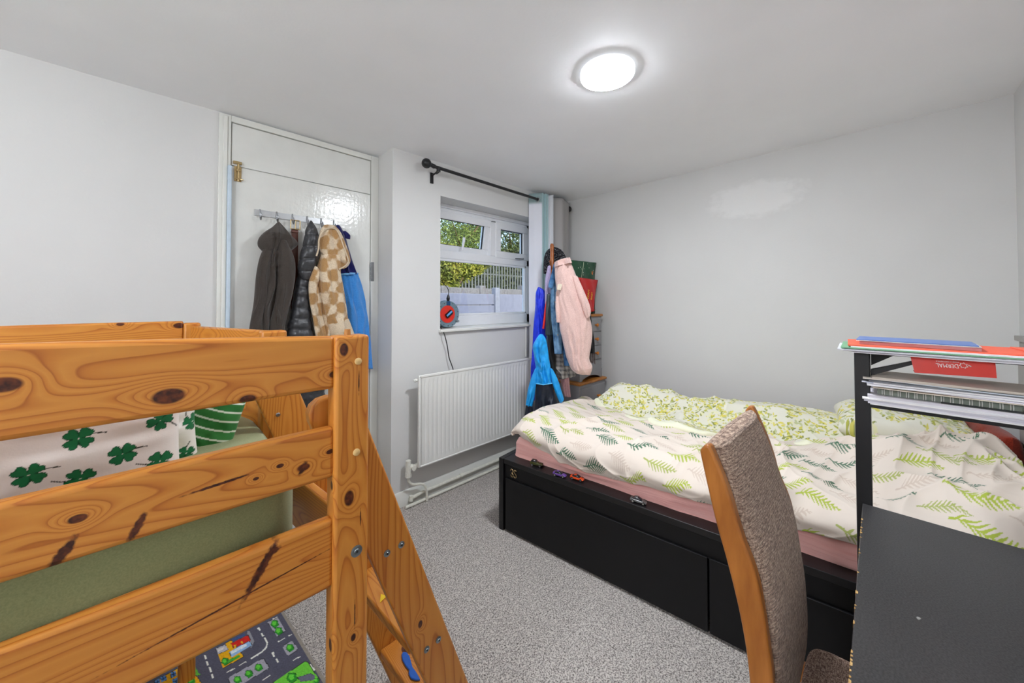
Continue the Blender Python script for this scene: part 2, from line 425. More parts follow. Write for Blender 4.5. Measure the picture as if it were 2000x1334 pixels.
def sash(x0, x1, z0, z1, y, tilt):
    piv = Vector((0, y, z1)); R = Matrix.Rotation(radians(tilt), 3, 'X')
    def bx(m, a, b):
        k = MB().box(a, b); m.add([piv + R @ (Vector(p) - piv) for p in k.v], k.f)
    w_ = 0.062
    m = MB(); bx(m, (x0, y - .012, z0), (x1, y + .045, z0 + w_)); bx(m, (x0, y - .012, z1 - w_), (x1, y + .045, z1))
    bx(m, (x0, y - .012, z0 + w_), (x0 + w_, y + .045, z1 - w_)); bx(m, (x1 - w_, y - .012, z0 + w_), (x1, y + .045, z1 - w_))
    s = m.build('sash', M_upvc, win, bevel=0.004)
    m = MB(); g = 0.004
    a0, a1, c0, c1 = x0 + w_, x1 - w_, z0 + w_, z1 - w_
    bx(m, (a0, y + .006, c1 - g), (a1, y + .02, c1)); bx(m, (a0, y + .006, c0), (a1, y + .02, c0 + g)); bx(m, (a1 - g, y + .006, c0), (a1, y + .02, c1)); bx(m, (a0, y + .006, c0), (a0 + g, y + .02, c1))
    m.build('gasket', M_gasket, s)
    m = MB(); bx(m, (a0, y + .018, c0), (a1, y + .022, c1)); m.build('pane', M_glass, s)
    return s
sash(x0 + .045, xm0 + .006, zb - .012, 2.068, YG + .006, 9)
sash(xm1 - .006, x1 - .045, zb - .012, 2.068, YG + .006, 0)
P = [PY(905, 488, YG - .025), PY(907, 470, YG - .035), PY(909, 464, YG - .03)]
b = MB(); b.tube([PY(903, 489, YG - .02), PY(903, 489, YG)], 0.008, 8); b.tube([PY(903, 489, YG - .02), PY(907, 464, YG - .03)], [0.008, 0.011], 8)
b.build('handle', M_upvc, win, smooth=True)
b = MB(); b.tube([PY(1007, 505, YG - .03), PY(1021, 506, YG - .03)], 0.006, 8); b.ball(PY(1022, 505.5, YG - .03), 0.008); b.build('handle', M_steel, win, smooth=True)
# sill board
struct(MB().prism([(WX0 - .012, YW - .03, WZ0 - .022), (WX0 - .012, YG + .02, WZ0 - .022), (WX0 - .012, YG + .02, WZ0), (WX0 - .012, YW - .03, WZ0)], (WX1 - WX0 + .02, 0, 0)).build('window_sill', M_white_wood, bevel=0.005))
# boxed pipe line below the sill, right
struct(MB().tube([(2.352, YW - .012, 0.86), (2.352, YW - .012, 1.12)], 0.008, 8).build('trim_1', M_white_wood, smooth=True))

# ---- outside
M_conc = plain('pale concrete fence panel', (96, 102, 120), 0.8, nz=0.08, sc=14, bump=0.3)
M_conc2 = plain('grey concrete post', (104, 110, 124), 0.8, nz=0.12, sc=20, bump=0.3)
M_stone = plain('rough grey gravel board', (90, 92, 98), 0.9, nz=0.25, sc=25, bump=0.8)
M_pal = plain('galvanised fence pale', (66, 72, 74), 0.7, nz=0.2)
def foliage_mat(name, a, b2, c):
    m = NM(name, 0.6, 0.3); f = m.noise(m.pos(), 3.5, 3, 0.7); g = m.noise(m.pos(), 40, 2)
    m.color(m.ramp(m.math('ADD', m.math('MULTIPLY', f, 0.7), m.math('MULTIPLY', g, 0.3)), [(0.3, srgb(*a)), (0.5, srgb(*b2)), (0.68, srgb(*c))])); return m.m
M_leafh = foliage_mat('hedge leaves', (44, 54, 18), (92, 104, 36), (160, 156, 66))
M_leaft = foliage_mat('tree leaves', (44, 58, 28), (78, 100, 44), (130, 146, 78))
M_bark = plain('bark', (86, 70, 52), 0.9, nz=0.3, sc=20)
ZG = 0.55
struct(MB().box((-2, YO + .02, ZG - .3), (30, 26, ZG)).build('ground', plain('pale outside paving', (196, 196, 198), 0.9, nz=0.1, sc=4)))
# garden fence of flat panels: runs obliquely away from the house
A = Vector((1.4, 5.35, 0)); Bv = Vector((5.6, 5.2, 0)); Bv2 = Vector((9.0, 4.3, 0))
def fence_seg(p, q, root, tops=(1.10, 1.42, 1.66), first=True):
    d = (q - p).normalized(); n = Vector((-d.y, d.x, 0)) * 0.02
    for k in range(2):
        z0, z1 = tops[k], tops[k + 1] - .012
        MB().hexa([p - n + Vector((0, 0, z0)), q - n + Vector((0, 0, z0)), q + n + Vector((0, 0, z0)), p + n + Vector((0, 0, z0)), p - n + Vector((0, 0, z1)), q - n + Vector((0, 0, z1)), q + n + Vector((0, 0, z1)), p + n + Vector((0, 0, z1))]).build('fence_panel', M_conc, root, bevel=0.008)
    for k in range(1):
        z0, z1 = ZG, tops[0] - .012
        MB().hexa([p - n + Vector((0, 0, z0)), q - n + Vector((0, 0, z0)), q + n + Vector((0, 0, z0)), p + n + Vector((0, 0, z0)), p - n + Vector((0, 0, z1)), q - n + Vector((0, 0, z1)), q + n + Vector((0, 0, z1)), p + n + Vector((0, 0, z1))]).build('fence_panel', M_conc, root, bevel=0.008)
root = thing('garden_fence', (4.0, 5.3, ZG), 'low fence of flat pale blue grey concrete panels outside the window', 'fence')
# depth of the fence: choose Y=4.6 plane facing the window
YFp = 4.6
tp = PY(862, 571, YFp).z; md = PY(950, 595, YFp).z
xp = PY(968, 580, YFp).x; xl = PY(862, 580, YFp).x - 1.6; xr = PY(1026, 580, YFp).x + 1.5
zb0 = PY(1000, 620, YFp).z
fence_seg(Vector((xl, YFp, 0)), Vector((xp - .04, YFp, 0)), root, (zb0 - .05, md, tp))
fence_seg(Vector((xp + .04, YFp, 0)), Vector((xr, YFp, 0)), root, (zb0 - .05, zb0 - .04, tp))
b = MB(); b.box((xp - .05, YFp - .06, ZG), (xp + .05, YFp + .05, PY(968, 562, YFp).z)); b.build('fence_post', M_conc2, root, bevel=0.01)
YS = 5.6
root = thing('stone_fence', (5, YS, ZG), 'rough grey stone boundary wall with posts standing behind the pale panels', 'wall')
q0 = PY(850, 565, YS); q1 = PY(1030, 560, YS)
MB().box((q0.x - 1, YS, ZG), (q1.x + 2, YS + .1, PY(940, 563, YS).z)).build('stone_panel', M_stone, root, bevel=0.01)
for px in (868, 942, 1023):
    pp = PY(px, 558, YS); MB().box((pp.x - .07, YS - .03, ZG), (pp.x + .07, YS + .12, pp.z)).build('fence_post', M_stone, root, bevel=0.01)
# palisade fence
YP = 10.5
root = thing('palisade_fence', (7, YP, ZG), 'grey metal palisade fence of tall upright pales in front of the trees', 'fence')
xa = PY(870, 540, YP).x; xb = PY(1036, 540, YP).x
zt_ = PY(940, 514, YP).z; pale = None; k = 0
x = xa - 0.5
while x < xb + 1.0:
    if pale is None:
        pale = MB().prism([(x, YP, ZG), (x + .062, YP, ZG), (x + .062, YP, zt_ - .1), (x + .031, YP, zt_), (x, YP, zt_ - .1)], (0, 0.02, 0)).build('pale', M_pal, root, bevel=0.003)
        x00 = x; lz = pale.location.copy()
    else:
        c = pale.copy(); C.objects.link(c); c.parent = root; c.location = lz + Vector((x - x00, 0, 0))
    x += 0.15
MB().box((xa - .6, YP + .02, zt_ - .42), (xb + 1.1, YP + .06, zt_ - .37)).build('rail', M_pal, root)
# leaves
def leaf_cloud(name, pts, size, mat, parent, seed):
    r = np.random.RandomState(seed); n = len(pts); V = np.zeros((n, 4, 3)); 
    d1 = r.normal(size=(n, 3)); d1 /= np.linalg.norm(d1, axis=1)[:, None]
    d2 = np.cross(d1, r.normal(size=(n, 3))); d2 /= np.linalg.norm(d2, axis=1)[:, None]
    s = size * (0.6 + 0.8 * r.rand(n))[:, None]
    V[:, 0] = pts - d1 * s; V[:, 1] = pts + d2 * s * .5; V[:, 2] = pts + d1 * s; V[:, 3] = pts - d2 * s * .5
    me = bpy.data.meshes.new(name); loc = np.array(parent['_w'])
    me.vertices.add(n * 4); me.vertices.foreach_set('co', (V.reshape(-1, 3) - loc).astype(np.float32).ravel())
    me.loops.add(n * 4); me.loops.foreach_set('vertex_index', np.arange(n * 4, dtype=np.int32)); me.polygons.add(n); me.polygons.foreach_set('loop_start', np.arange(0, n * 4, 4, dtype=np.int32))
    me.update(calc_edges=True); me.materials.append(mat)
    o = bpy.data.objects.new(name, me); C.objects.link(o); o.parent = parent; o['kind'] = 'stuff'; o['_w'] = tuple(loc); return o
def blob_points(blobs, n, seed):
    r = np.random.RandomState(seed); out = []
    vols = np.array([b[3] * b[4] * b[5] for b in blobs]) ** 0.7; vols /= vols.sum()
    for b_, k in zip(blobs, (vols * n).astype(int)):
        d = r.normal(size=(k, 3)); d /= np.linalg.norm(d, axis=1)[:, None]; rad = (0.45 + 0.6 * r.rand(k) ** 0.6)[:, None]
        out.append(np.array(b_[:3]) + d * rad * np.array(b_[3:6]))
    return np.concatenate(out)
def tree(name, label, x, y, h, blobs, n, size, mat, seed, cat='tree'):
    t = thing(name, (x, y, ZG), label, cat, None)
    b = MB(); b.tube([(x, y, ZG), (x + .1, y, ZG + h * .4), (x - .05, y + .1, ZG + h * .75)], [0.14, .1, .05], 8)
    for k in range(5):
        a = k * 1.3; b.tube([(x + .08, y, ZG + h * (.35 + .07 * k)), (x + cos(a) * h * .25, y + sin(a) * h * .2, ZG + h * (.6 + .07 * k))], [0.05, .015], 6)
    b.build('trunk', M_bark, t, smooth=True)
    leaf_cloud('foliage', blob_points(blobs, n, seed), size, mat, t, seed)
def B_(px, py, Y, rx, ry, rz): p = PY(px, py, Y); return (p.x, p.y, p.z, rx, ry, rz)
tree('hedge_bush', 'yellow green hedge bush growing at the left of the window view', PY(880, 540, 7.6).x, 7.6, 1.6,
     [B_(868, 535, 7.6, .5, .35, .5), B_(885, 525, 7.6, .7, .35, .38), B_(905, 520, 7.6, .7, .35, .27), B_(925, 514, 7.7, .6, .3, .18), B_(950, 508, 7.7, .5, .3, .10), B_(868, 515, 7.6, .8, .5, .5)], 16000, 0.04, M_leafh, 3, 'hedge')
tree('tree', 'pale green tree showing through the left top window light', PY(900, 470, 13.5).x, 13.5, 5.2,
     [B_(880, 440, 13.5, 1.8, .8, 1.2), B_(870, 480, 13.3, 1.8, .8, 1.1), B_(930, 490, 13.5, 1.4, .8, .65), B_(935, 450, 13.6, .9, .6, .6), B_(905, 440, 13.8, 1.3, .8, .7), B_(915, 470, 13.5, 1.6, .6, .6)], 21000, 0.048, M_leaft, 5)
tree('tree', 'darker green tree showing through the right top window light', PY(1000, 480, 13.5).x, 13.5, 5.5,
     [B_(990, 475, 13.5, 1.6, .8, 1.5), B_(1015, 470, 13.5, 2.0, .8, 1.6), B_(1005, 510, 13.3, 1.8, .6, .9), B_(965, 525, 13.3, 1.8, .5, .7), B_(1035, 500, 13.3, 2.0, .6, 1.6)], 21000, 0.052, foliage_mat('dark tree leaves', (32, 44, 26), (58, 76, 38), (108, 122, 70)), 9)
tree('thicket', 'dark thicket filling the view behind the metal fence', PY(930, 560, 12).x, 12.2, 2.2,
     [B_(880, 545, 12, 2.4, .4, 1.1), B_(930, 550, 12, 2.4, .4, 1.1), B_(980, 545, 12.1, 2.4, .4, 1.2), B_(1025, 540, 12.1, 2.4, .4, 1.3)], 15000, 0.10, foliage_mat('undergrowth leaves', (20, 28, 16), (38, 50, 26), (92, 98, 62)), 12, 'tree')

# ---- radiator
rad = thing('radiator', (1.75, YW - .07, 0.26), 'white panel radiator with vertical flutes below the window', 'radiator')
RX0, RX1, RZ0, RZ1, RYf = 1.235, 2.33, 0.262, 0.862, YW - .10
b = MB()
N = int((RX1 - RX0 - .04) / 0.0333); prof = []
for k in range(N * 8 + 1):
    u = k / 8.0; x = RX0 + .02 + u * 0.0333; s_ = u - math.floor(u)
    d = 0.0 if s_ < .55 else 0.007 * sin((s_ - .55) / .45 * pi)
    prof.append((x, d))
P = np.zeros((7, len(prof), 3)); zz = [RZ0 + .012, RZ0 + .045, RZ0 + .062, (RZ0 + RZ1) / 2, RZ1 - .062, RZ1 - .045, RZ1 - .012]; kk = [0, 0, 1, 1, 1, 0, 0]
for i in range(7):
    for j, (x, d) in enumerate(prof): P[i, j] = (x, RYf - .004 + (d if kk[i] else 0.0), zz[i])
M_rad = plain('white radiator enamel', (228, 228, 224), 0.3, 0.5, nz=0.01)
gridobj('front_panel', P, M_rad, rad)
b = MB(); b.box((RX0, RYf, RZ0), (RX1, RYf + .012, RZ1)); b.build('panel_body', M_rad, rad, bevel=0.004)
b = MB(); b.box((RX0 - .004, RYf - .008, RZ0), (RX0 + .012, RYf + .012, RZ1)); b.box((RX0, RYf - .008, RZ1 - .016), (RX1, RYf + .012, RZ1 + .002)); b.box((RX0, RYf - .008, RZ0), (RX1, RYf + .012, RZ0 + .012)); b.box((RX1 - .01, RYf - .008, RZ0), (RX1, RYf + .012, RZ1))
b.build('rim', M_rad, rad, bevel=0.004)
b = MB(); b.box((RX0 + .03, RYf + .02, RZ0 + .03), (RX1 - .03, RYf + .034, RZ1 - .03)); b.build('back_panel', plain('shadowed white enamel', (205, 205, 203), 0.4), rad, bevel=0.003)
for x in (RX0 + .2, RX1 - .2): MB().box((x, RYf + .034, RZ0 + .08), (x + .03, YW - .002, RZ1 - .08)).build('bracket', M_rad, rad)
b = MB(); b.tube([(RX0 - .02, RYf + .02, RZ1 - .03), (RX0 + .02, RYf + .02, RZ1 - .03)], 0.012, 12); b.tube([(RX0 - .028, RYf + .02, RZ1 - .03), (RX0 - .02, RYf + .02, RZ1 - .03)], 0.007, 8); b.build('bleed_valve', M_rad, rad, smooth=True)
vx, vy = 1.186, YW - .055
b = MB(); b.tube([(vx, vy, 0.225), (vx, vy, 0.312)], 0.017, 16); b.tube([(vx, vy, 0.205), (vx, vy, 0.235)], 0.021, 6); b.tube([(vx, vy, .27), (vx + .035, vy - .01, .265)], 0.014, 12); b.tube([(vx + .028, vy - .03, .262), (vx + .028, vy + .01, .262)], 0.017, 12)
b.tube([(vx + .035, vy - .01, .265), (RX0 + .01, vy - .02, .275)], 0.013, 12); b.build('valve', plain('old white painted metal', (226, 225, 216), 0.35, nz=0.06, sc=60), rad, smooth=True)
M_pipe = plain('white painted pipe', (222, 221, 210), 0.35, nz=0.08, sc=40)
def smoothpath(pts, k=6):
    P = [Vector(p) for p in pts]; out = []
    for i in range(len(P) - 1):
        p0 = P[max(i - 1, 0)]; p1 = P[i]; p2 = P[i + 1]; p3 = P[min(i + 2, len(P) - 1)]
        for j in range(k):
            t = j / k; out.append(0.5 * ((2 * p1) + (p2 - p0) * t + (2 * p0 - 5 * p1 + 4 * p2 - p3) * t * t + (3 * p1 - p0 - 3 * p2 + p3) * t ** 3))
    out.append(P[-1]); return out
b = MB(); b.tube(smoothpath([(vx + .002, vy, .21), (vx + .004, vy, .175), (vx + .035, vy, .145), (vx + .095, vy - .002, .128), (vx + .125, vy - .006, .10), (vx + .135, vy - .01, .03), (vx + .135, vy - .01, .005)]), 0.0085, 12)
tag(b.build('radiator_pipe', M_pipe, smooth=True), 'bent white copper pipe dropping from the radiator valve to the floor', 'pipe')
b = MB(); b.tube([(1.225, YW - .03, .045), (1.30, YW - .03, .055), (2.40, YW - .03, .062)], 0.011, 12); b.tube([(1.22, YW - .03, .028), (1.225, YW - .03, .06)], 0.014, 10); b.tube([(1.62, YW - .03, .058), (1.645, YW - .03, .058)], 0.015, 12)
tag(b.build('skirting_pipe', M_pipe, smooth=True), 'white heating pipe running along the skirting under the radiator', 'pipe')
b = MB(); b.tube([(1.17, YW - .05, .012), (1.24, YW - .052, .012), (2.40, YW - .05, .012)], 0.010, 10)
tag(b.build('floor_pipe', M_pipe, smooth=True), 'lowest white pipe lying on the carpet edge below the radiator', 'pipe')

# ---- ceiling lamp
em = bpy.data.materials.new('lit lamp diffuser'); em.use_nodes = True; t_ = em.node_tree; t_.nodes.clear(); eo = t_.nodes.new('ShaderNodeOutputMaterial'); ee = t_.nodes.new('ShaderNodeEmission'); ee.inputs[0].default_value = (*LAMP_COL, 1); ee.inputs[1].default_value = LAMP_EMIT; t_.links.new(ee.outputs[0], eo.inputs[0])
em2 = em.copy(); em2.name = 'frosted lamp rim'; em2.node_tree.nodes['Emission'].inputs[1].default_value = 0.26
def ceiling_lamp(lx, ly, label):
    lamp = thing('ceiling_light', (lx, ly, ZC - .034), label, 'ceiling light')
    b = MB(); b.tube([(lx, ly, ZC - .020), (lx, ly, ZC - .001)], [0.1165, 0.1165], 64); b.build('rim', em2, lamp, smooth=True)
    rings = []
    for k in range(7):
        a = k / 6 * pi / 2; rr = .114 * cos(a) ** .5 if k < 6 else .01
        rings.append([(lx + rr * cos(2 * pi * i / 64), ly + rr * sin(2 * pi * i / 64), ZC - .020 - .010 * sin(a)) for i in range(64)])
    MB().loft(rings).build('diffuser', em, lamp, smooth=True)
ceiling_lamp(*LAMP, 'round white flush ceiling light, switched on, near the window')
# hanging globe added out of view behind the camera to even out the light
gx, gy, gz = FILL_GLOBE
fill_globe = thing('fill_globe_light', (gx, gy, gz), 'added unseen round white globe fill light at the far end behind the cabin bed end', 'fill light')
em3 = em.copy(); em3.name = 'glowing fill globe'; em3.node_tree.nodes['Emission'].inputs[1].default_value = FILL_GLOBE_EMIT
b = MB(); b.ball((gx, gy, gz), .17, 40, 24); b.build('fill_globe_shell', em3, fill_globe, smooth=True)
b = MB(); b.tube([(gx, gy, gz + .165), (gx, gy, ZC - .03)], .003, 8); b.build('cord', M_white_wood, fill_globe, smooth=True)
b = MB(); b.tube([(gx, gy, ZC - .035), (gx, gy, ZC - .001)], [.03, .045], 24); b.build('fill_globe_rose', M_white_wood, fill_globe, smooth=True)

# ---- curtain rod
p0 = PY(833, 319, YW - .09); p1 = Vector((XR - .10, YW - .09, 2.262)); 
rod = thing('curtain_rod', (2.0, YW - .09, 2.26), 'black metal curtain rod with ball finials above the window', 'curtain rod')
p0b = p0 + Vector((.05, 0, -.006))
MB().tube([p0b, p1], 0.0115, 14).build('pole', M_black, rod, smooth=True)
b = MB(); b.ball(p0, 0.033, 20, 12); b.tube([p0 + Vector((.028, 0, 0)), p0b + Vector((.012, 0, 0))], [0.013, .0155], 14); b.build('finial', M_black, rod, smooth=True)
b = MB(); b.ball(p1 + Vector((.03, 0, 0)), 0.028, 16, 10); b.build('finial', M_black, rod, smooth=True)
for x in (p0b.x + .045, XR - .16):
    b = MB(); b.tube([(x, YW - .09, 2.25), (x, YW - .09, 2.285)], .014, 12); b.tube([(x, YW - .09, 2.262), (x, YW - .05, 2.25), (x, YW - .012, 2.245)], .006, 8); b.box((x - .012, YW - .008, 2.19), (x + .012, YW, 2.265)); b.tube([(x, YW - .09, 2.245), (x - .02, YW - .095, 2.23)], .004, 8)
    b.build('bracket', M_black, rod, smooth=True)

# ---- curtains
def curtain(name, pts, z0, z1, mats, label, seed, amp=0.006, band=None):
    """pts: plan polyline (x,y); mats by vertex colour"""
    P2 = smoothpath([(x, y, 0) for x, y in pts], 7); nz = 60
    P = np.zeros((nz, len(P2), 3)); Cc = np.zeros((nz, len(P2), 3)); u = np.arange(len(P2)) * .35
    for i in range(nz):
        t = i / (nz - 1); z = z0 + (z1 - z0) * t
        n = vnoise(u + 3, np.full(len(P2), z * 2.2), seed) * amp * (1.6 - t)
        for j, p in enumerate(P2): P[i, j] = (p.x + n[j] * .6, p.y + n[j], z)
        for j in range(len(P2)): Cc[i, j] = mats(j / (len(P2) - 1), z)
    g = gridobj(name, P, attr_mat(name + ' cloth', 0.85, 0.15, 300, 0.1, wr=0.6, bd=0.003), cols=Cc, solid=0.002)
    tag(g, label, 'curtain'); return g
yr = YW - .09
def c_teal(u, z):
    if u < .37: return srgb(142, 164, 166)[:3] if z > 2.225 else srgb(226, 228, 238)[:3]
    if u < .72: return srgb(150, 176, 178)[:3]
    return srgb(214, 216, 222)[:3]
ZT = 2.325
cur1 = thing('curtain', (2.44, yr, .3), 'teal eyelet curtain with white lining gathered beside the window', 'curtain')
def curtain_part(name, pts, cf, seed, zlo=0.30, zhi=ZT, parent=None, amp=.006):
    P2 = smoothpath([(x, y, 0) for x, y in pts], 8); nz = 80
    P = np.zeros((nz, len(P2), 3)); Cc = np.zeros((nz, len(P2), 3)); u = np.arange(len(P2)) * .3
    for i in range(nz):
        t = i / (nz - 1); z = zlo + (zhi - zlo) * t
        n = vnoise(u + 3, np.full(len(P2), z * 2.0), seed) * amp * (1.9 - t * 1.5)
        for j, p in enumerate(P2):
            P[i, j] = (p.x + n[j] * .5, p.y + n[j], z); Cc[i, j] = cf(z)
    return gridobj(name, P, attr_mat(name + ' cloth ' + str(seed), 0.85, 0.15, 300, 0.35, wr=0.7, bd=0.004), parent, cols=Cc, solid=0.0018)
L_ = PY(1033, 420, YW - .012); R_ = PY(1058.5, 404, YW - .115)
curtain_part('lining_fold', [(L_.x - .0, L_.y), ((L_.x + R_.x) / 2 - .004, (L_.y + R_.y) / 2), (R_.x, R_.y)], lambda z: srgb(150, 172, 174)[:3] if z > 2.245 else srgb(228, 230, 240)[:3], 21, parent=cur1)
q = PY(1071, 404, YW - .13); q2 = PY(1064, 404, YW - .05)
curtain_part('teal_fold', [(R_.x, R_.y), (R_.x + .006, R_.y - .008), ((R_.x + q.x) / 2 - .004, (R_.y + q.y) / 2 + .012), ((R_.x + q.x) / 2 + .004, (R_.y + q.y) / 2 - .006), (q.x - .006, q.y + .008), (q.x, q.y)], lambda z: srgb(166, 194, 198)[:3], 22, parent=cur1)
q3 = PY(1080.5, 404, YW - .15)
curtain_part('leading_edge', [(q.x, q.y), (q.x + .01, q.y + .03), (q3.x - .008, q3.y + .02), (q3.x, q3.y), (q3.x + .006, q3.y + .03)], lambda z: srgb(214, 216, 222)[:3], 23, parent=cur1)
for (x, a) in ((PY(1050, 392, yr).x, 0), ):
    b = MB(); rg = []
    for k in range(24):
        an = 2 * pi * k / 24; rg.append([(x + .004 * cos(t2 * pi / 3) , yr + (0.019 + .004 * sin(t2 * pi / 3)) * cos(an), 2.262 + (0.019 + .004 * sin(t2 * pi / 3)) * sin(an)) for t2 in range(6)])
    rg.append(rg[0]); b.loft(rg, True, False, False); b.build('eyelet', M_chrome, cur1, smooth=True)
g0 = PY(1082, 400, YW - .10); g1 = PY(1107, 400, YW - .045)
cur2 = thing('curtain', (2.7, yr, .3), 'grey blackout eyelet curtain hanging in the corner behind the coats', 'curtain')
curtain_part('drape', [(q3.x + .008, YW - .05), (g0.x + .03, YW - .155), (g0.x + .11, YW - .14), (g1.x - .04, YW - .10), (g1.x - .012, YW - .04), (g1.x - .05, YW - .02)], lambda z: srgb(166, 163, 162)[:3], 24, zhi=2.315, parent=cur2, amp=.008)
x = PY(1101, 404, yr).x; b = MB(); rg = []
for k in range(24):
    an = 2 * pi * k / 24; rg.append([(x + .004 * cos(t2 * pi / 3) - .01, yr - .008 + (0.019 + .004 * sin(t2 * pi / 3)) * cos(an), 2.262 + (0.019 + .004 * sin(t2 * pi / 3)) * sin(an)) for t2 in range(6)])
rg.append(rg[0]); b.loft(rg, True, False, False); b.build('eyelet', M_chrome, cur2, smooth=True)
# ================================================================== BUNK BED (mid sleeper)
YR = 0.78
bunk = thing('cabin_bed', (-0.7, 1.25, 0), 'honey coloured pine cabin bed with slatted guard rails and slanted ladder', 'bed')
def K(px, py, r, Y=YR): p = PY(px, py, Y); return (p.x, p.y, p.z, r)
def S(px, py, ln, wd, ang, Y=YR): p = PY(px, py, Y); return (p.x, p.y, p.z, ln, wd, ang)
XB0 = -1.72
# top board with gently arched top
n = 28; xs = [XB0 + (0.262 - XB0) * i / n for i in range(n + 1)]
arch = lambda x: 1.279 + 0.026 * (1 - ((x + .73) / .99) ** 2)
poly = [(x, YR, 1.172) for x in xs] + [(x, YR, arch(x)) for x in reversed(xs)]
MB().prism(poly, (0, .026, 0)).build('guard_board', pine('pine board top', 0, 1.3, [K(330, 774, .0125), K(484, 780, .008), K(655, 731, .008), K(6, 752, .010)]), bunk, bevel=0.008, seg=3)
MB().box((XB0, YR, .993), (.262, YR + .026, 1.095)).build('guard_board', pine('pine board middle', 0, 4.1, [K(152, 1013, .006), K(593, 913, .007), K(547, 910, .004), K(645, 882, .005), K(500, 935, .003)],
    splits=[S(122, 1082, .026, .007, 58), S(268, 1030, .022, .006, 66), S(430, 945, .05, .0025, 4), S(592, 914, .014, .006, 60)]), bunk, bevel=0.008, seg=3)
MB().box((XB0, YR, .773), (.262, YR + .026, .911)).build('guard_board', pine('pine board lower', 0, 8.7, [], splits=[S(510, 1112, .055, .008, 58), S(470, 1168, .16, .0018, 6), S(536, 1075, .012, .006, 20)]), bunk, bevel=0.008, seg=3)
def post(x0_, x1_, y0_, y1_, zt, seed, kn=(), sp=()):
    return MB().box((x0_, y0_, 0), (x1_, y1_, zt)).build('post', pine('pine post %.1f' % seed, 2, seed, kn, splits=sp), bunk, bevel=0.007, seg=3)
post(.259, .329, .77, .818, 1.279, 2.2, [K(672, 683, .0085, .77), K(682, 973, .010, .77), K(646, 949, .006, .785), K(642, 1262, .009, .785), K(690, 1245, .005, .77)], [S(701, 745, .028, .0015, 90, .77), S(704, 1010, .02, .0014, 90, .77), S(693, 1200, .03, .0014, 90, .77)])
post(XB0 - .07, XB0, .77, .818, 1.279, 3.9)
post(.07, .116, 1.715, 1.76, 1.274, 5.5); post(XB0 - .07, XB0, 1.715, 1.76, 1.274, 7.1)
MB().box((.220, 1.262, .775), (.285, 1.307, 1.263)).build('post', pine('pine post short', 2, 6.4), bunk, bevel=.006)
M_plug = plain('pale wooden plug', (212, 178, 120), 0.4); M_washer = plain('zinc washer', (138, 146, 150), 0.3, 0.5, 0.9, nz=0.05)
for (px, py) in ((699.5, 705.5), (696, 883)):
    p = PY(px, py, .77); MB().tube([p + Vector((0, .002, 0)), p - Vector((0, .002, 0)), p - Vector((0, .0035, 0))], [.0075, .0072, .004], 16).build('wooden_plug', M_plug, bunk, smooth=True)
def washer(p, r=.0105):
    b = MB(); b.tube([p + Vector((0, .001, 0)), p - Vector((0, .002, 0)), p - Vector((0, .0028, 0))], [r, r, r * .82], 22); b.tube([p - Vector((0, .002, 0)), p - Vector((0, .004, 0))], [r * .55, r * .42], 16)
    w_ = b.build('bolt', M_washer, bunk, smooth=True); MB().tube([p - Vector((0, .0038, 0)), p - Vector((0, .0046, 0))], .0022, 6).build('socket', M_black, w_)
washer(PY(696, 1076, .77), .0115)
b = MB(); b.tube([(.292, .797, 1.275), (.292, .797, 1.291)], [.007, .006], 12); b.build('wooden_plug', plain('brown dowel', (176, 122, 62), 0.5), bunk, smooth=True)
# far rails
n = 20; xs = [XB0 + (0.07 - XB0) * i / n for i in range(n + 1)]
MB().prism([(x, 1.72, 1.17) for x in xs] + [(x, 1.72, 1.268 + .014 * (1 - ((x + .15) / 0.75) ** 2) if x > -.9 else 1.268 + .014 * (1 - ((-.9 + .15) / 0.75) ** 2)) for x in reversed(xs)], (0, .026, 0)).build('guard_board', pine('pine board far', 0, 9.3, [K(350, 636, .01, 1.72), K(235, 633, .006, 1.72)]), bunk, bevel=0.006)
MB().box((XB0, 1.72, .97), (.07, 1.746, 1.08)).build('guard_board', pine('pine board far 2', 0, 6.3), bunk, bevel=0.006)
MB().box((XB0, 1.72, .77), (.07, 1.746, .911)).build('guard_board', pine('pine board far 3', 0, 2.9), bunk, bevel=0.006)
def skew(p, q, z0, z1, th, m, name='end_board'):
    p = Vector((p[0], p[1], 0)); q = Vector((q[0], q[1], 0)); d = (q - p).normalized(); n_ = Vector((-d.y, d.x, 0)) * th
    Z = lambda z: Vector((0, 0, z))
    return MB().hexa([p + Z(z0), q + Z(z0), q + n_ + Z(z0), p + n_ + Z(z0), p + Z(z1), q + Z(z1), q + n_ + Z(z1), p + n_ + Z(z1)]).build(name, m, bunk, bevel=0.005)
M_pe = pine('pine end board', 1, 3.3); M_pe2 = pine('pine end board grainy', 1, 12.6)
skew((.262, 1.29), (.108, 1.73), 1.155, 1.262, .022, M_pe); skew((.262, 1.29), (.108, 1.73), .95, 1.06, .022, M_pe2)
skew((.300, .818), (.255, 1.262), .78, .905, .022, M_pe); skew((.262, 1.29), (.108, 1.73), .78, .905, .022, M_pe)
for k in range(12):
    x = XB0 + .06 + k * .152; 
    MB().box((x, .81, .775), (x + .07, 1.72, .79)).build('slat', M_pe, bunk, bevel=0.003)
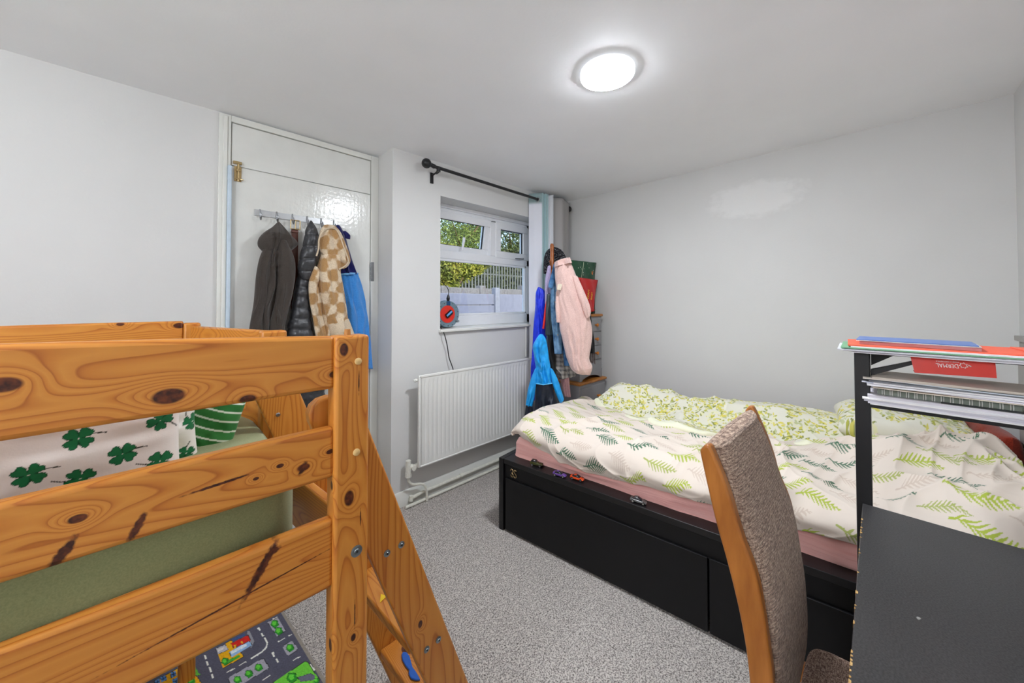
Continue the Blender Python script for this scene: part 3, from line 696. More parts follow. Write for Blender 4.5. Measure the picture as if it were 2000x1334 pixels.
# ladder
def stile(y, off, name_seed, kn=()):
    pts = []
    L = lambda z: .637 - .379 * z + off; R_ = lambda z: .7336 - .369 * z + off
    zt = 1.10; cx = (L(zt) + R_(zt)) / 2; hw = (R_(zt) - L(zt)) / 2
    poly = [(L(0), y, 0), (R_(0), y, 0), (R_(zt), y, zt)]
    for k in range(1, 8):
        a = pi * k / 8; poly.append((cx + hw * cos(a) - .018 * sin(a), y, zt + .048 * sin(a)))
    poly.append((L(zt), y, zt))
    return MB().prism(poly, (0, .03, 0)).build('ladder_stile', pine('pine stile %s' % name_seed, 2, name_seed, kn), bunk, bevel=0.005, seg=3)
stile(.82, .008, 3.1, [K(821, 1219, .006, .82)]); stile(1.19, -.03, 5.9)
for (px, py) in ((755.5, 1080.5), (783.5, 1063.5), (833, 1268), (856, 1249)): washer(PY(px, py, .82), .0078)
b = MB(); p = PY(543, 810, 1.19) + Vector((0, -.0005, 0)); b.tube([p, p - Vector((0, .003, 0))], [.006, .004], 10); b.build('screw', M_steel, bunk, smooth=True)
for (z, x) in ((.767, .352), (.473, .462), (.18, .560)):
    rg = MB().hexa([(x + .008, .85, z - .026), (x + .10, .85, z - .026), (x + .072, 1.19, z - .026), (x - .01, 1.19, z - .026), (x + .008, .85, z), (x + .10, .85, z), (x + .072, 1.19, z), (x - .01, 1.19, z)])
    rg.build('rung', pine('pine rung %.2f' % z, 1, z * 9 + 1, [(.61, 1.13, .18, .011)] if z < .2 else ()), bunk, bevel=0.005)
p = PZ(746, 1168, .474); b = MB(); b.prism([p + Vector((-.012, -.012, 0)), p + Vector((.014, -.004, 0)), p + Vector((.004, .016, 0))], (0, 0, .0006)); tag(b.build('warning_sticker', plain('yellow sticker', (226, 190, 30), 0.4), bunk), 'small yellow triangular sticker')
# blue butterfly shape on lowest rung
z = .181; c = PZ(803, 1305, z)
def lobe(px, py): q = PZ(px, py, z); return (q.x, q.y, z)
pl = [lobe(*p) for p in ((784, 1281), (787, 1276), (794, 1277), (800, 1284), (803, 1296), (806, 1306), (812, 1314), (818, 1324), (821, 1330), (812, 1331), (803, 1328), (798, 1318), (799, 1311), (792, 1303), (786, 1292))]
tag(MB().prism(pl, (0, 0, .006)).build('butterfly_grip', plain('blue plastic', (34, 92, 182), 0.35), bevel=0.002), 'flat blue plastic butterfly shape lying on the lowest ladder step', 'toy')

# ---- mattress and bedding of the cabin bed
def rbox(name, x0_, x1_, y0_, y1_, z0_, z1_, r, mat, parent=None, seed=1, amp=.004, res=60, colf=None, smoothamp=None):
    """soft box: superellipsoid-ish closed shell with wrinkles"""
    nu, nv = res * 2, res
    th = np.linspace(0, 2 * pi, nu, endpoint=False); ph = np.linspace(-pi / 2, pi / 2, nv)
    e = r
    T, PH = np.meshgrid(th, ph)
    sg = lambda v, p: np.sign(v) * np.abs(v) ** p
    X = sg(np.cos(PH), e) * sg(np.cos(T), e); Y = sg(np.cos(PH), e) * sg(np.sin(T), e); Z = sg(np.sin(PH), e)
    cx, cy, cz = (x0_ + x1_) / 2, (y0_ + y1_) / 2, (z0_ + z1_) / 2
    X = cx + X * (x1_ - x0_) / 2; Y = cy + Y * (y1_ - y0_) / 2; Z = cz + Z * (z1_ - z0_) / 2
    nse = vnoise(X * 9 + Z * 14, Y * 9 + Z * 5, seed) + .5 * vnoise(X * 22, Y * 22 + Z * 20, seed + 1)
    Y = Y + nse * amp; Z = Z + nse * amp
    P = np.stack([X, Y, Z], -1)
    return gridobj(name, P, mat, parent, closed=True)
M_olive = fabric('olive green sheet', (142, 146, 104), (128, 132, 92), 400, 0.8, 0.12, big=5)
mt = rbox('mattress', XB0 + .02, .222, .812, 1.68, .795, .998, .16, M_olive, None, 4, .006, 90)
tag(mt, 'mattress in an olive green fitted sheet inside the pine cabin bed', 'mattress')
def cushion(name, c, ax, ay, az, a, b_, t, mat, colf=None, seed=1, amp=.006, nu=120, nv=120, pw=.45, label=None, cat='pillow', group=None, parent=None, pinch=.5, piping=None):
    """pillow: two faces, corner-pinched; ax,ay in-plane half axes a,b; az thickness t"""
    ax, ay, az, c = Vector(ax).normalized(), Vector(ay).normalized(), Vector(az).normalized(), Vector(c)
    u = np.linspace(-1, 1, nu); v = np.linspace(-1, 1, nv); U, V_ = np.meshgrid(u, v, indexing='ij')
    prof = (np.clip(1 - U ** 4, 0, 1) ** pw) * (np.clip(1 - V_ ** 4, 0, 1) ** pw)
    sx = 1 - .06 * pinch * (1 - np.abs(V_) ** 2) ; sy = 1 - .06 * pinch * (1 - np.abs(U) ** 2)
    nz_ = vnoise(U * 3 + 7, V_ * 3, seed) * amp + vnoise(U * 8, V_ * 7, seed + 3) * amp * .4
    P = np.zeros((nu, nv * 2 - 2, 3)); cols = np.ones_like(P) * .8
    A_, B__, C_ = np.array(ax), np.array(ay), np.array(az)
    def face(sg):
        return np.array(c) + (U * a * sx)[..., None] * A_ + (V_ * b_ * sy)[..., None] * B__ + (sg * (t * prof) + nz_ * prof)[..., None] * C_
    f1 = face(1); f2 = face(-1)
    P[:, :nv] = f1; P[:, nv:] = f2[:, ::-1][:, 1:-1]
    if colf is not None:
        c1 = colf(U * a, V_ * b_, 1); c2 = colf(U * a, V_ * b_, -1)
        cols[:, :nv] = c1; cols[:, nv:] = c2[:, ::-1][:, 1:-1]
    o = gridobj(name, P, mat, parent, cols=cols if colf is not None else None, closed=True)
    if label: tag(o, label, cat, group)
    return o
def L3(r, g, b_): return np.array(srgb(r, g, b_)[:3])
def clover(col, X, Z, cx, cz, r, ang):
    dx, dz = X - cx, Z - cz; ca, sa = cos(ang), sin(ang)
    a_ = dx * ca + dz * sa; b_ = -dx * sa + dz * ca
    m = np.zeros(X.shape, bool); rim = np.zeros(X.shape, bool)
    for k in range(4):
        t = pi / 4 + k * pi / 2; u = a_ * cos(t) + b_ * sin(t); v = -a_ * sin(t) + b_ * cos(t)
        u = u / r; v = v / r
        for g, dst in ((1.0, m), (.80, rim)):
            lf = (u > .04) & (np.abs(v) < .40 * g * np.clip(u * 2.2, 0, 1) ** .8) & (u < .62)
            for s_ in (-1, 1): lf |= (u - .66) ** 2 + (v - s_ * .19) ** 2 < (.245 * g) ** 2
            dst |= lf
    col[m] = L3(18, 74, 44); col[rim] = L3(30, 112, 66)
    st = (a_ > r * .1) & (a_ < r * 1.55) & (np.abs(b_ - .02 * r - .14 * r * np.sin(a_ / r * 2)) < r * .05) & ~m
    col[st] = L3(62, 60, 48)
    return col
def clover_cols(cl, off):
    def f(U, V_, s_):
        col = np.ones(U.shape + (3,)) * L3(238, 232, 226)
        for (cx, cz, r, an) in cl: clover(col, U, V_, cx - off[0], cz - off[1], r, an)
        return col
    return f
pc = Vector((-.36, .915, 1.115)); fy = .848
cl = []
for (px, py, an) in ((64, 929, .1), (162, 857, .05), (249, 890, .1), (323, 826, -.7), (164, 939, 2.9), (322, 908, 2.9)):
    q = PY(px, py, fy); cl.append((q.x, q.z, .0190, an))
for (x, z) in ((-.28, 1.19), (-.36, 1.08), (-.45, 1.16), (-.55, 1.07), (-.63, 1.15), (-.02, 1.21), (-.5, 1.22)): cl.append((x, z, .0190, .2))
M_attr = attr_mat('printed cotton', 0.85, 0.15, 400, 0.25, wr=0.8, bd=0.004)
cushion('pillow', pc, (1, 0, 0), (0, 0, 1), (0, -1, 0), .40, .122, .062, M_attr, clover_cols(cl, (pc.x, pc.z)), 5, .007, 620, 200, .28, 'white pillow printed with green four leaf clovers behind the pine rail', pinch=.3)
pc2 = Vector((-.17, 1.13, 1.10))
cl2 = [(PY(384, 822, 1.1).x, PY(384, 822, 1.1).z, .02, 2.0), (PY(366, 886, 1.1).x, PY(366, 886, 1.1).z, .018, 1.2), (-.1, 1.12, .02, .4), (-.25, 1.08, .02, .9)]
cushion('pillow', pc2, (1, 0, .0), (0, 0, 1), (0, -1, 0), .245, .115, .055, M_attr, clover_cols(cl2, (pc2.x, pc2.z)), 8, .008, 200, 120, .4, 'second clover pillow, mostly hidden between the front pillow and striped cushion')
def stripes(U, V_, s_):
    col = np.ones(U.shape + (3,)) * L3(62, 132, 66)
    t = V_ + .12 * U + .010 * np.sin(U * 20); k = np.mod(t, .0235)
    col[k < .0045] = L3(228, 236, 222)
    dk = (k >= .0045) & (np.mod(t, .047) > .0235); col[dk] = L3(52, 120, 58); return col
cushion('cushion', (.020, 1.225, 1.045), (.93, -.2, -.28), (.26, -.05, .96), (.25, -.96, .03), .142, .115, .05, M_attr, stripes, 12, .004, 170, 150, .42, 'small green cushion with thin white stripes on the olive mattress', 'cushion')

# ---- play rug
def inpoly(X, Y, poly):
    m = np.zeros(X.shape, bool); n_ = len(poly); j = n_ - 1
    for i in range(n_):
        xi, yi = poly[i]; xj, yj = poly[j]
        cnd = ((yi > Y) != (yj > Y)) & (X < (xj - xi) * (Y - yi) / (yj - yi + 1e-12) + xi); m ^= cnd; j = i
    return m
def zc(x, y): q = PZ(300 + x / 5.882, 1150 + y / 5.882, .012); return (q.x, q.y)
def rug():
    nx, ny = 420, 440; e0 = Vector((.446, 1.375)); dv = Vector((-.034, .425)).normalized(); du = Vector((-dv.y, dv.x))  # du points -X
    if du.x > 0: du = -du
    U, V_ = np.meshgrid(np.linspace(0, 1.0, nx), np.linspace(-.95, .62, ny), indexing='ij')
    X = e0.x + du.x * U + dv.x * V_; Y = e0.y + du.y * U + dv.y * V_
    col = np.ones(X.shape + (3,)) * L3(88, 88, 104)
    # generic continuation of the street pattern away from the seen corner
    for a in np.arange(.18, 1.0, .27):
        for b_ in np.arange(-.93, .6, .3):
            m = (U > a) & (U < a + .17) & (V_ > b_) & (V_ < b_ + .19); k = (int(a * 10) + int((b_ + 1) * 7)) % 4
            col[m] = [L3(232, 176, 20), L3(118, 190, 72), L3(168, 168, 178), L3(120, 196, 80)][k]
            m2 = (U > a + .04) & (U < a + .12) & (V_ > b_ + .04) & (V_ < b_ + .11); col[m2] = [L3(196, 34, 36), L3(72, 140, 60), L3(60, 150, 52), L3(120, 170, 220)][k]
    clean = inpoly(X, Y, [zc(*p) for p in ((-350, 1500), (-350, 700), (700, 150), (1500, -150), (2100, 1100), (2100, 1500))]); col[clean] = L3(88, 88, 104)
    def poly(c, pts, edge=True):
        P_ = [zc(*p) for p in pts]
        if edge:
            cx = sum(p[0] for p in P_) / len(P_); cy = sum(p[1] for p in P_) / len(P_)
            P2_ = [(cx + (p[0] - cx) * 1.05, cy + (p[1] - cy) * 1.05) for p in P_]; col[inpoly(X, Y, P2_)] = L3(50, 50, 50)
        col[inpoly(X, Y, P_)] = L3(*c)
    def line(pts, w_=7, c=(240, 240, 232)):
        for (a, b_) in zip(pts[:-1], pts[1:]):
            d = Vector((b_[0] - a[0], b_[1] - a[1])).normalized(); n_ = Vector((-d.y, d.x)) * w_
            poly(c, [(a[0] + n_.x, a[1] + n_.y), (b_[0] + n_.x, b_[1] + n_.y), (b_[0] - n_.x, b_[1] - n_.y), (a[0] - n_.x, a[1] - n_.y)], False)
    def bush(x, y, r=42):
        for (dx, dy, rr, c) in ((0, 0, 1.12, (30, 80, 34)), (0, 0, 1, (46, 150, 44)), (-8, -8, .6, (104, 214, 66))):
            poly(c, [(x + dx + r * rr * cos(t) * (1 + .12 * sin(5 * t)), y + dy + r * rr * sin(t) * (1 + .12 * sin(5 * t))) for t in np.linspace(0, 2 * pi, 16, endpoint=False)], False)
    # dashes
    for a, b_ in (((585, 775), (603, 820)), ((610, 845), (628, 892)), ((638, 915), (655, 970)), ((668, 990), (686, 1040)), ((1200, 455), (1222, 490)), ((1238, 520), (1260, 555)), ((1365, 740), (1388, 790)), ((1405, 815), (1430, 860))): line([a, b_], 11)
    for a, b_ in (((838, 978), (932, 925)), ((985, 895), (1065, 848)), ((1428, 622), (1508, 578)), ((1550, 553), (1588, 535)), ((1600, 838), (1682, 790)), ((1248, 1065), (1338, 1010)), ((1370, 360), (1420, 335))): line([a, b_], 5)
    line([(1275, 575), (1298, 610), (1305, 645), (1290, 690), (1250, 730), (1190, 775), (1118, 812)], 8)
    line([(1800, 880), (1845, 950)], 9)
    # buildings
    poly((170, 168, 180), [(1310, 395), (1425, 345), (1515, 490), (1420, 560)]); bush(1392, 415); bush(1438, 497)
    poly((170, 168, 180), [(1485, 685), (1515, 650), (1590, 612), (1655, 695), (1640, 722), (1555, 778), (1530, 765)]); bush(1568, 690)
    poly((170, 168, 180), [(862, 1048), (880, 1022), (1235, 822), (1265, 820), (1320, 915), (1310, 935), (1060, 1080), (1000, 1130), (900, 1130)]); bush(1208, 918); bush(1095, 990); bush(965, 1060)
    poly((238, 178, 16), [(742, 765), (860, 715), (830, 640), (890, 605), (1035, 790), (800, 920)])
    poly((190, 190, 200), [(712, 700), (820, 655), (858, 705), (742, 765)]); poly((226, 220, 214), [(735, 705), (800, 680), (815, 700), (745, 735)], False)
    poly((150, 152, 162), [(1070, 500), (1100, 490), (1155, 620), (1120, 690), (1085, 560)])
    poly((214, 38, 30), [(890, 640), (1085, 545), (1112, 610), (920, 690)]); poly((60, 90, 150), [(905, 590), (1040, 530), (1050, 548), (912, 612)], False)
    poly((236, 190, 40), [(925, 660), (945, 652), (950, 685), (932, 690)], False); poly((236, 190, 40), [(1005, 620), (1022, 612), (1028, 635), (1012, 642)], False)
    poly((150, 190, 232), [(868, 740), (1095, 612), (1128, 660), (900, 795)]); poly((226, 236, 246), [(880, 735), (1060, 640), (1075, 665), (900, 765)], False)
    bush(822, 848, 40); poly((74, 176, 56), [(850, 835), (985, 770), (992, 792), (860, 870)])
    poly((238, 178, 16), [(20, 1090), (160, 995), (430, 845), (480, 1000), (540, 1090), (530, 1150), (0, 1150)])
    poly((104, 190, 66), [(425, 850), (460, 835), (492, 935), (520, 985), (545, 1000), (480, 1010)])
    for (x, y) in ((362, 945), (225, 1000), (110, 1050), (250, 1075), (40, 1090)): poly((92, 150, 216), [(x - 32, y - 20), (x + 25, y - 45), (x + 40, y + 10), (x - 22, y + 38)]); line([(x - 30, y + 8), (x + 34, y - 18)], 4, (40, 60, 100)); line([(x - 4, y - 32), (x + 10, y + 24)], 4, (40, 60, 100))
    poly((206, 40, 34), [(318, 1050), (470, 965), (480, 985), (370, 1060), (320, 1085)]); bush(430, 1068, 45)
    poly((112, 206, 64), [(1385, 1085), (1735, 850), (1770, 860), (1900, 1060), (1850, 1140), (1400, 1140)])
    poly((108, 110, 128), [(1655, 1030), (1800, 985), (1850, 1010), (1850, 1060), (1690, 1080)]); bush(1590, 1035, 55); bush(1870, 1070, 30)
    # woven edge
    ed = (U < .014); col[ed] = L3(150, 142, 132)
    nn = vnoise(X * 420, Y * 420, 3)[..., None]; col = np.clip(col * (1 + .18 * nn), 0, 1)
    Z = np.full(X.shape, .012) - (U < .004) * .008
    P = np.stack([X, Y, Z], -1)
    g = gridobj('play_rug', P, attr_mat('printed short pile rug', 0.95, 0.05, 500, 0.5), cols=col, solid=0.008)
    tag(g, 'childrens play rug printed with roads, houses and trees under the cabin bed', 'rug')
rug()

# ================================================================== DAY BED
OB = Vector((1.473, 1.602, 0)); EL = Vector((.1188, -.9929, 0)); EW = Vector((.9929, .1188, 0))
def BD(l, w_, z): return OB + EL * l + EW * w_ + Vector((0, 0, z))
BLn, BWd = 2.07, 1.125
M_blk = NM('black brown laminate', 0.42, 0.5)
_f = M_blk.noise(M_blk.scale(M_blk.pos(), (60, 8, 60)), 1.0, 3)
M_blk.color(M_blk.ramp(_f, [(0.3, srgb(9, 9, 11)), (0.7, srgb(19, 18, 21))])); M_blk.bump(_f, 0.1, 0.0006); M_blk = M_blk.m
M_drw = plain('black drawer front', (15, 15, 17), 0.5, 0.3, nz=0.1, sc=12)
dbed = thing('storage_bed', tuple(BD(1, .57, 0)), 'black low storage bed with drawers along its side by the white wall', 'bed')
def bb(l0, l1, w0, w1, z0, z1): return MB().hexa([BD(l0, w0, z0), BD(l1, w0, z0), BD(l1, w1, z0), BD(l0, w1, z0), BD(l0, w0, z1), BD(l1, w0, z1), BD(l1, w1, z1), BD(l0, w1, z1)])
bb(0, .032, -.004, BWd, 0, .42).build('end_panel', M_blk, dbed, bevel=0.002)
bb(BLn - .032, BLn, -.004, BWd, 0, .42).build('end_panel', M_blk, dbed, bevel=0.002)
bb(.033, BLn - .033, .0, .105, .392, .42).build('side_ledge', M_blk, dbed, bevel=0.002)
bb(.033, BLn - .033, .012, .035, .300, .392).build('fascia', M_drw, dbed, bevel=0.002)
bb(.033, BLn - .033, BWd - .03, BWd, 0, .42).build('back_rail', M_blk, dbed, bevel=0.002)
bb(.033, BLn - .033, .10, BWd - .03, .28, .30).build('base_board', M_blk, dbed)
for l0, l1 in ((.047, 1.110), (1.117, 2.035)):
    bb(l0, l1, .0, .020, .012, .310).build('drawer', M_drw, dbed, bevel=0.0015)
bb(.033, BLn - .033, .10, .12, 0, .28).build('inner_panel', M_blk, dbed)
b = MB(); c = BD(.105, .008, .352)
def wire(pts): b.tube(smoothpath([c + EL * x - EW * .004 + Vector((0, 0, z)) for x, z in pts], 4), .0022, 6)
wire([(-.022, .012), (-.016, .022), (-.006, .018), (-.004, .008), (-.012, .0), (-.002, -.008), (-.004, -.02), (-.014, -.022), (-.02, -.012)])
wire([(.020, .018), (.010, .022), (.004, .014), (.008, .004), (.018, -.004), (.020, -.016), (.010, -.022), (.003, -.016)])
tag(b.build('metal_badge', M_brass, smooth=True), 'small scrolled metal ornament fixed at the left end of the black bed side', 'ornament')
# mattress with pink sheet
def pinkm():
    m = NM('pink jersey sheet', 0.85, 0.15); f = m.noise(m.scale(m.pos(), (5, 2.0, 30)), 1.3, 4, .6, .6); g = m.noise(m.pos(), 400, 2)
    m.color(m.ramp(f, [(0.25, srgb(244, 178, 172)), (0.75, srgb(252, 202, 196))])); m.b.inputs['Sheen Weight'].default_value = .2; m.bump(m.math('ADD', f, m.math('MULTIPLY', g, .05)), .5, .012); return m.m
def mattress2():
    nl, nc = 260, 110; L_ = np.linspace(.045, BLn - .04, nl)
    prof = [(.30, .30), (.105, .30), (.085, .34), (.078, .40), (.082, .46), (.09, .50), (.12, .525), (.2, .53), (1.0, .53), (1.10, .52), (1.12, .46), (1.12, .30), (.30, .30)]
    t = np.linspace(0, len(prof) - 1, nc); k = np.minimum(t.astype(int), len(prof) - 2); fr_ = t - k; pr = np.array(prof)
    W_ = pr[k, 0] * (1 - fr_) + pr[k + 1, 0] * fr_; Z_ = pr[k, 1] * (1 - fr_) + pr[k + 1, 1] * fr_
    LL, WW = np.meshgrid(L_, W_, indexing='ij'); _, ZZ = np.meshgrid(L_, Z_, indexing='ij')
    edge = np.minimum(LL - .045, BLn - .04 - LL); rd = np.clip(edge / .05, 0, 1); rd = np.sqrt(1 - (1 - rd) ** 2)
    WW = .6 + (WW - .6) * (.94 + .06 * rd); ZZ = .41 + (ZZ - .41) * (.80 + .2 * rd)
    d = ridges(LL, ZZ * 4, 31, 4, 2.2, 5.5) * .012 * (WW < .2) + vnoise(LL * 5, ZZ * 20, 4) * .004
    WW = WW - d * (ZZ > .33)
    P = np.array(OB)[None, None] + LL[..., None] * np.array(EL) + WW[..., None] * np.array(EW); P[..., 2] = ZZ
    o = gridobj('mattress', P, pinkm()); tag(o, 'mattress in a pale pink fitted sheet on the black storage bed', 'mattress')
    # close ends
mattress2()

def bez_interp(pts, x):
    xs_ = np.array([p[0] for p in pts]); ys_ = np.array([p[1] for p in pts]); 
    k = np.clip(np.searchsorted(xs_, x) - 1, 0, len(xs_) - 2); t = np.clip((x - xs_[k]) / (xs_[k + 1] - xs_[k]), 0, 1); t = t * t * (3 - 2 * t)
    return ys_[k] * (1 - t) + ys_[k + 1] * t
def fern_mask(cols, S_, T_, cx, cy, L_, an, c, wd=.30, seed=0):
    dx, dy = S_ - cx, T_ - cy; R2 = (L_ * .75) ** 2; idx = np.nonzero(dx * dx + dy * dy < R2)
    if len(idx[0]) == 0: return
    dx, dy = dx[idx], dy[idx]
    ca, sa = cos(an), sin(an); x = (dx * ca + dy * sa) / L_ + .5; y = (-dx * sa + dy * ca) / L_
    y = y + .02 * np.sin(x * 5 + seed)
    xc = np.clip((x - .10) / .90, 0, 1); env = wd * np.sin(xc ** .8 * pi) ** .8
    stem = (np.abs(y) < .020 - .012 * x + .012 * (x < .14)) & (x > -.02) & (x < .97)
    sp = .098; tt = (x - np.abs(y) * .55 + .04 * (y > 0)) / sp; k = np.floor(tt); ph = tt - k
    e2 = env * (.86 + .28 * np.sin(k * 12.9 + seed * 3.1 + (y > 0) * 2.0))
    lw = .50 * np.sqrt(np.clip(1.02 - np.abs(y) / np.maximum(e2, 1e-3), 0, 1)) + .04
    lf = (np.abs(y) < e2) & (np.abs(ph - .35) < lw * .62) & (x > .10) & (x < 1.0)
    m = stem | lf; cols[idx[0][m], idx[1][m]] = c
HEM = [(0, .560), (.10, .556), (.15, .540), (.28, .505), (.40, .475), (.53, .462), (.68, .470), (.85, .492), (1.05, .500), (1.30, .508), (1.52, .518), (1.98, .53)]
WF = [(.0, 1.0), (.3, .82), (.55, .69), (.80, .58), (1.0, .56), (1.16, .66), (1.38, .70), (1.67, .72), (1.8, .86), (2.07, .92)]
def duvet_H(LL, WW):
    """top surface height of the bedding"""
    base = .605 + .028 * np.sin(WW * 4.2 + .4) + .020 * vnoise(LL * 2.1, WW * 2.4, 8) + .012 * vnoise(LL * 5, WW * 5, 18)
    base += .085 * np.exp(-((LL - 1.70) / .22) ** 2 - ((WW - .62) / .26) ** 2)
    base += .13 * np.exp(-((LL - 1.97) / .20) ** 2 - ((WW - .72) / .32) ** 2)
    base += .06 * np.exp(-((LL - 1.92) / .2) ** 2 - ((WW - .30) / .22) ** 2)
    base += .025 * np.exp(-((LL - .5) / .4) ** 2 - ((WW - .3) / .25) ** 2)
    return base
def wrink(LL, WW):
    left = ridges(LL, WW, 41, 62, 1.6, 5.5) * .017 + ridges(LL, WW, 43, 35, 2.6, 9.0) * .009 + ridges(LL, WW, 44, -10, 3.0, 14) * .004
    right = ridges(LL, WW, 45, 10, 3.2, 7.0) * .040 + ridges(LL, WW, 47, -38, 4.2, 8.5) * .034 + ridges(LL, WW, 49, 70, 5, 13) * .016
    k = np.clip((LL - .85) / .5, 0, 1); return left * 1.25 * (1 - k) + right * k - .012
def fern_duvet():
    nl, ns = 900, 480
    L_ = np.linspace(.005, BLn + .0, nl); s_ = np.linspace(0, 1, ns)
    LL, SS = np.meshgrid(L_, s_, indexing='ij')
    hem = bez_interp(HEM, LL); wf = bez_interp(WF, LL) + .05
    # cross-section: [0,.06] underside roll, [.06,.3] front hang, [.3,1] top to wf
    top0 = duvet_H(LL, np.full_like(LL, .22))
    W_ = np.zeros_like(LL); Z_ = np.zeros_like(LL)
    puff = .028 + .012 * vnoise(LL * 4, LL * 0, 5)
    a = SS < .07; t = SS / .07
    W_[a] = (.098 - (.05 * np.sin(t * pi / 2)))[a]; Z_[a] = (hem + .012 * (1 - np.cos(t * pi / 2)))[a]
    m = (SS >= .07) & (SS < .34); t = np.clip((SS - .07) / .27, 0, 1); an = t * pi / 2
    zt_ = top0 - .006
    W_[m] = (.048 - puff * np.sin(np.clip(t * 1.6, 0, 1) * pi) * .6 + .17 * (1 - np.cos(an)) ** 1.6)[m]
    Z_[m] = (hem + .012 + (zt_ - hem - .012) * np.sin(an) ** 1.05)[m]
    q = SS >= .34; t = (SS - .34) / .66; ww = .218 + (wf - .218) * t
    hz = duvet_H(LL, ww); bl = np.clip(t / .12, 0, 1)
    W_[q] = ww[q]; Z_[q] = (zt_ * (1 - bl) + hz * bl)[q]
    # rolled fold along the hem
    fold = np.exp(-((SS - .13) / .035) ** 2); W_ -= .012 * fold * (.5 + .5 * np.sin(LL * 7 + 1)) 
    # left end tucks down
    e = np.clip(LL / .17, 0, 1); rd = np.sqrt(1 - (1 - e) ** 2); zb_ = .545
    Z_ = np.where(Z_ > zb_, zb_ + (Z_ - zb_) * rd, Z_)
    LLo = LL + .10 * (1 - rd) * np.clip((.5 - W_) / .4, 0, 1)
    # slope away at the head end
    wr = wrink(LL, W_ + (Z_ - .6) * -1.0); Z_ = Z_ + wr * np.clip((Z_ - .5) / .08, 0.15, 1)
    W_ = W_ - wr * np.clip((.62 - Z_) / .1, 0, 1) * 1.2
    P = np.array(OB) + LLo[..., None] * np.array(EL) + W_[..., None] * np.array(EW); P[..., 2] = Z_
    # arc-length fabric coordinate across
    dd = np.sqrt(np.diff(W_, axis=1) ** 2 + np.diff(Z_, axis=1) ** 2); T_ = np.concatenate([np.zeros((nl, 1)), np.cumsum(dd, 1)], 1)
    col = np.ones(P.shape) * L3(224, 212, 200)
    lime, dark, pale, lime2 = L3(172, 186, 74), L3(84, 118, 94), L3(208, 192, 178), L3(170, 178, 104)
    r = np.random.RandomState(5); row = 0; y = .02
    while y < 1.35:
        x = -.05 + (row % 2) * .095; k = 0
        while x < 2.1:
            an = r.uniform(-.25, .12); c = [lime, dark, pale, lime, dark, lime2, pale][(k * 3 + row * 2 + r.randint(2)) % 7]
            fern_mask(col, LL, T_, x + r.uniform(-.018, .018), y + r.uniform(-.012, .012), r.uniform(.115, .150), an, c, r.uniform(.24, .34), k + row * 3)
            x += .190; k += 1
        y += .079; row += 1
    o = gridobj('duvet', P, attr_mat('fern printed cotton', 0.8, 0.15, 500, 0.3, wr=.7, bd=.006), cols=col, solid=.004)
    tag(o, 'crumpled white duvet printed with green fern leaves across the black bed', 'duvet'); return o
duv = fern_duvet()
def floral_cols(A_, B_, seed, dens=1.0):
    col = np.ones(A_.shape + (3,)) * L3(222, 220, 206); r = np.random.RandomState(seed)
    a0, a1, b0, b1 = A_.min(), A_.max(), B_.min(), B_.max()
    # rasterise small leaves on a fabric-space grid then sample
    sc = 700; W_ = int((a1 - a0) * sc) + 2; H_ = int((b1 - b0) * sc) + 2; img = np.ones((W_, H_, 3)) * L3(222, 220, 206)
    n_ = int((a1 - a0) * (b1 - b0) * 5000 * dens); cs = [L3(206, 200, 104), L3(176, 178, 84), L3(142, 148, 84), L3(218, 206, 96), L3(226, 224, 182), L3(190, 196, 150)]
    for i in range(n_):
        cx, cy = r.uniform(0, W_), r.uniform(0, H_); L_ = r.uniform(5, 10); w_ = L_ * r.uniform(.32, .5); an = r.uniform(0, pi); R_ = int(L_) + 2
        if vnoise(np.array([cx / 46.]), np.array([cy / 46.]), 77)[0] < -.42: continue
        x0_, x1_ = max(0, int(cx) - R_), min(W_, int(cx) + R_); y0_, y1_ = max(0, int(cy) - R_), min(H_, int(cy) + R_)
        if x1_ <= x0_ or y1_ <= y0_: continue
        gx, gy = np.meshgrid(np.arange(x0_, x1_) - cx, np.arange(y0_, y1_) - cy, indexing='ij')
        u = gx * cos(an) + gy * sin(an); v = -gx * sin(an) + gy * cos(an)
        img[x0_:x1_, y0_:y1_][(u / L_) ** 2 + (v / (w_ * (1 - .35 * u / L_))) ** 2 < 1] = cs[r.randint(6)]
    return img[np.clip(((A_ - a0) * sc).astype(int), 0, W_ - 1), np.clip(((B_ - b0) * sc).astype(int), 0, H_ - 1)]
BACK = [(.0, .60), (.20, .60), (.26, .68), (.34, .712), (.52, .722), (.66, .708), (.83, .676), (.98, .70), (1.12, .709), (1.38, .714), (1.58, .709), (1.70, .692), (1.80, .70), (1.93, .72), (2.07, .66)]
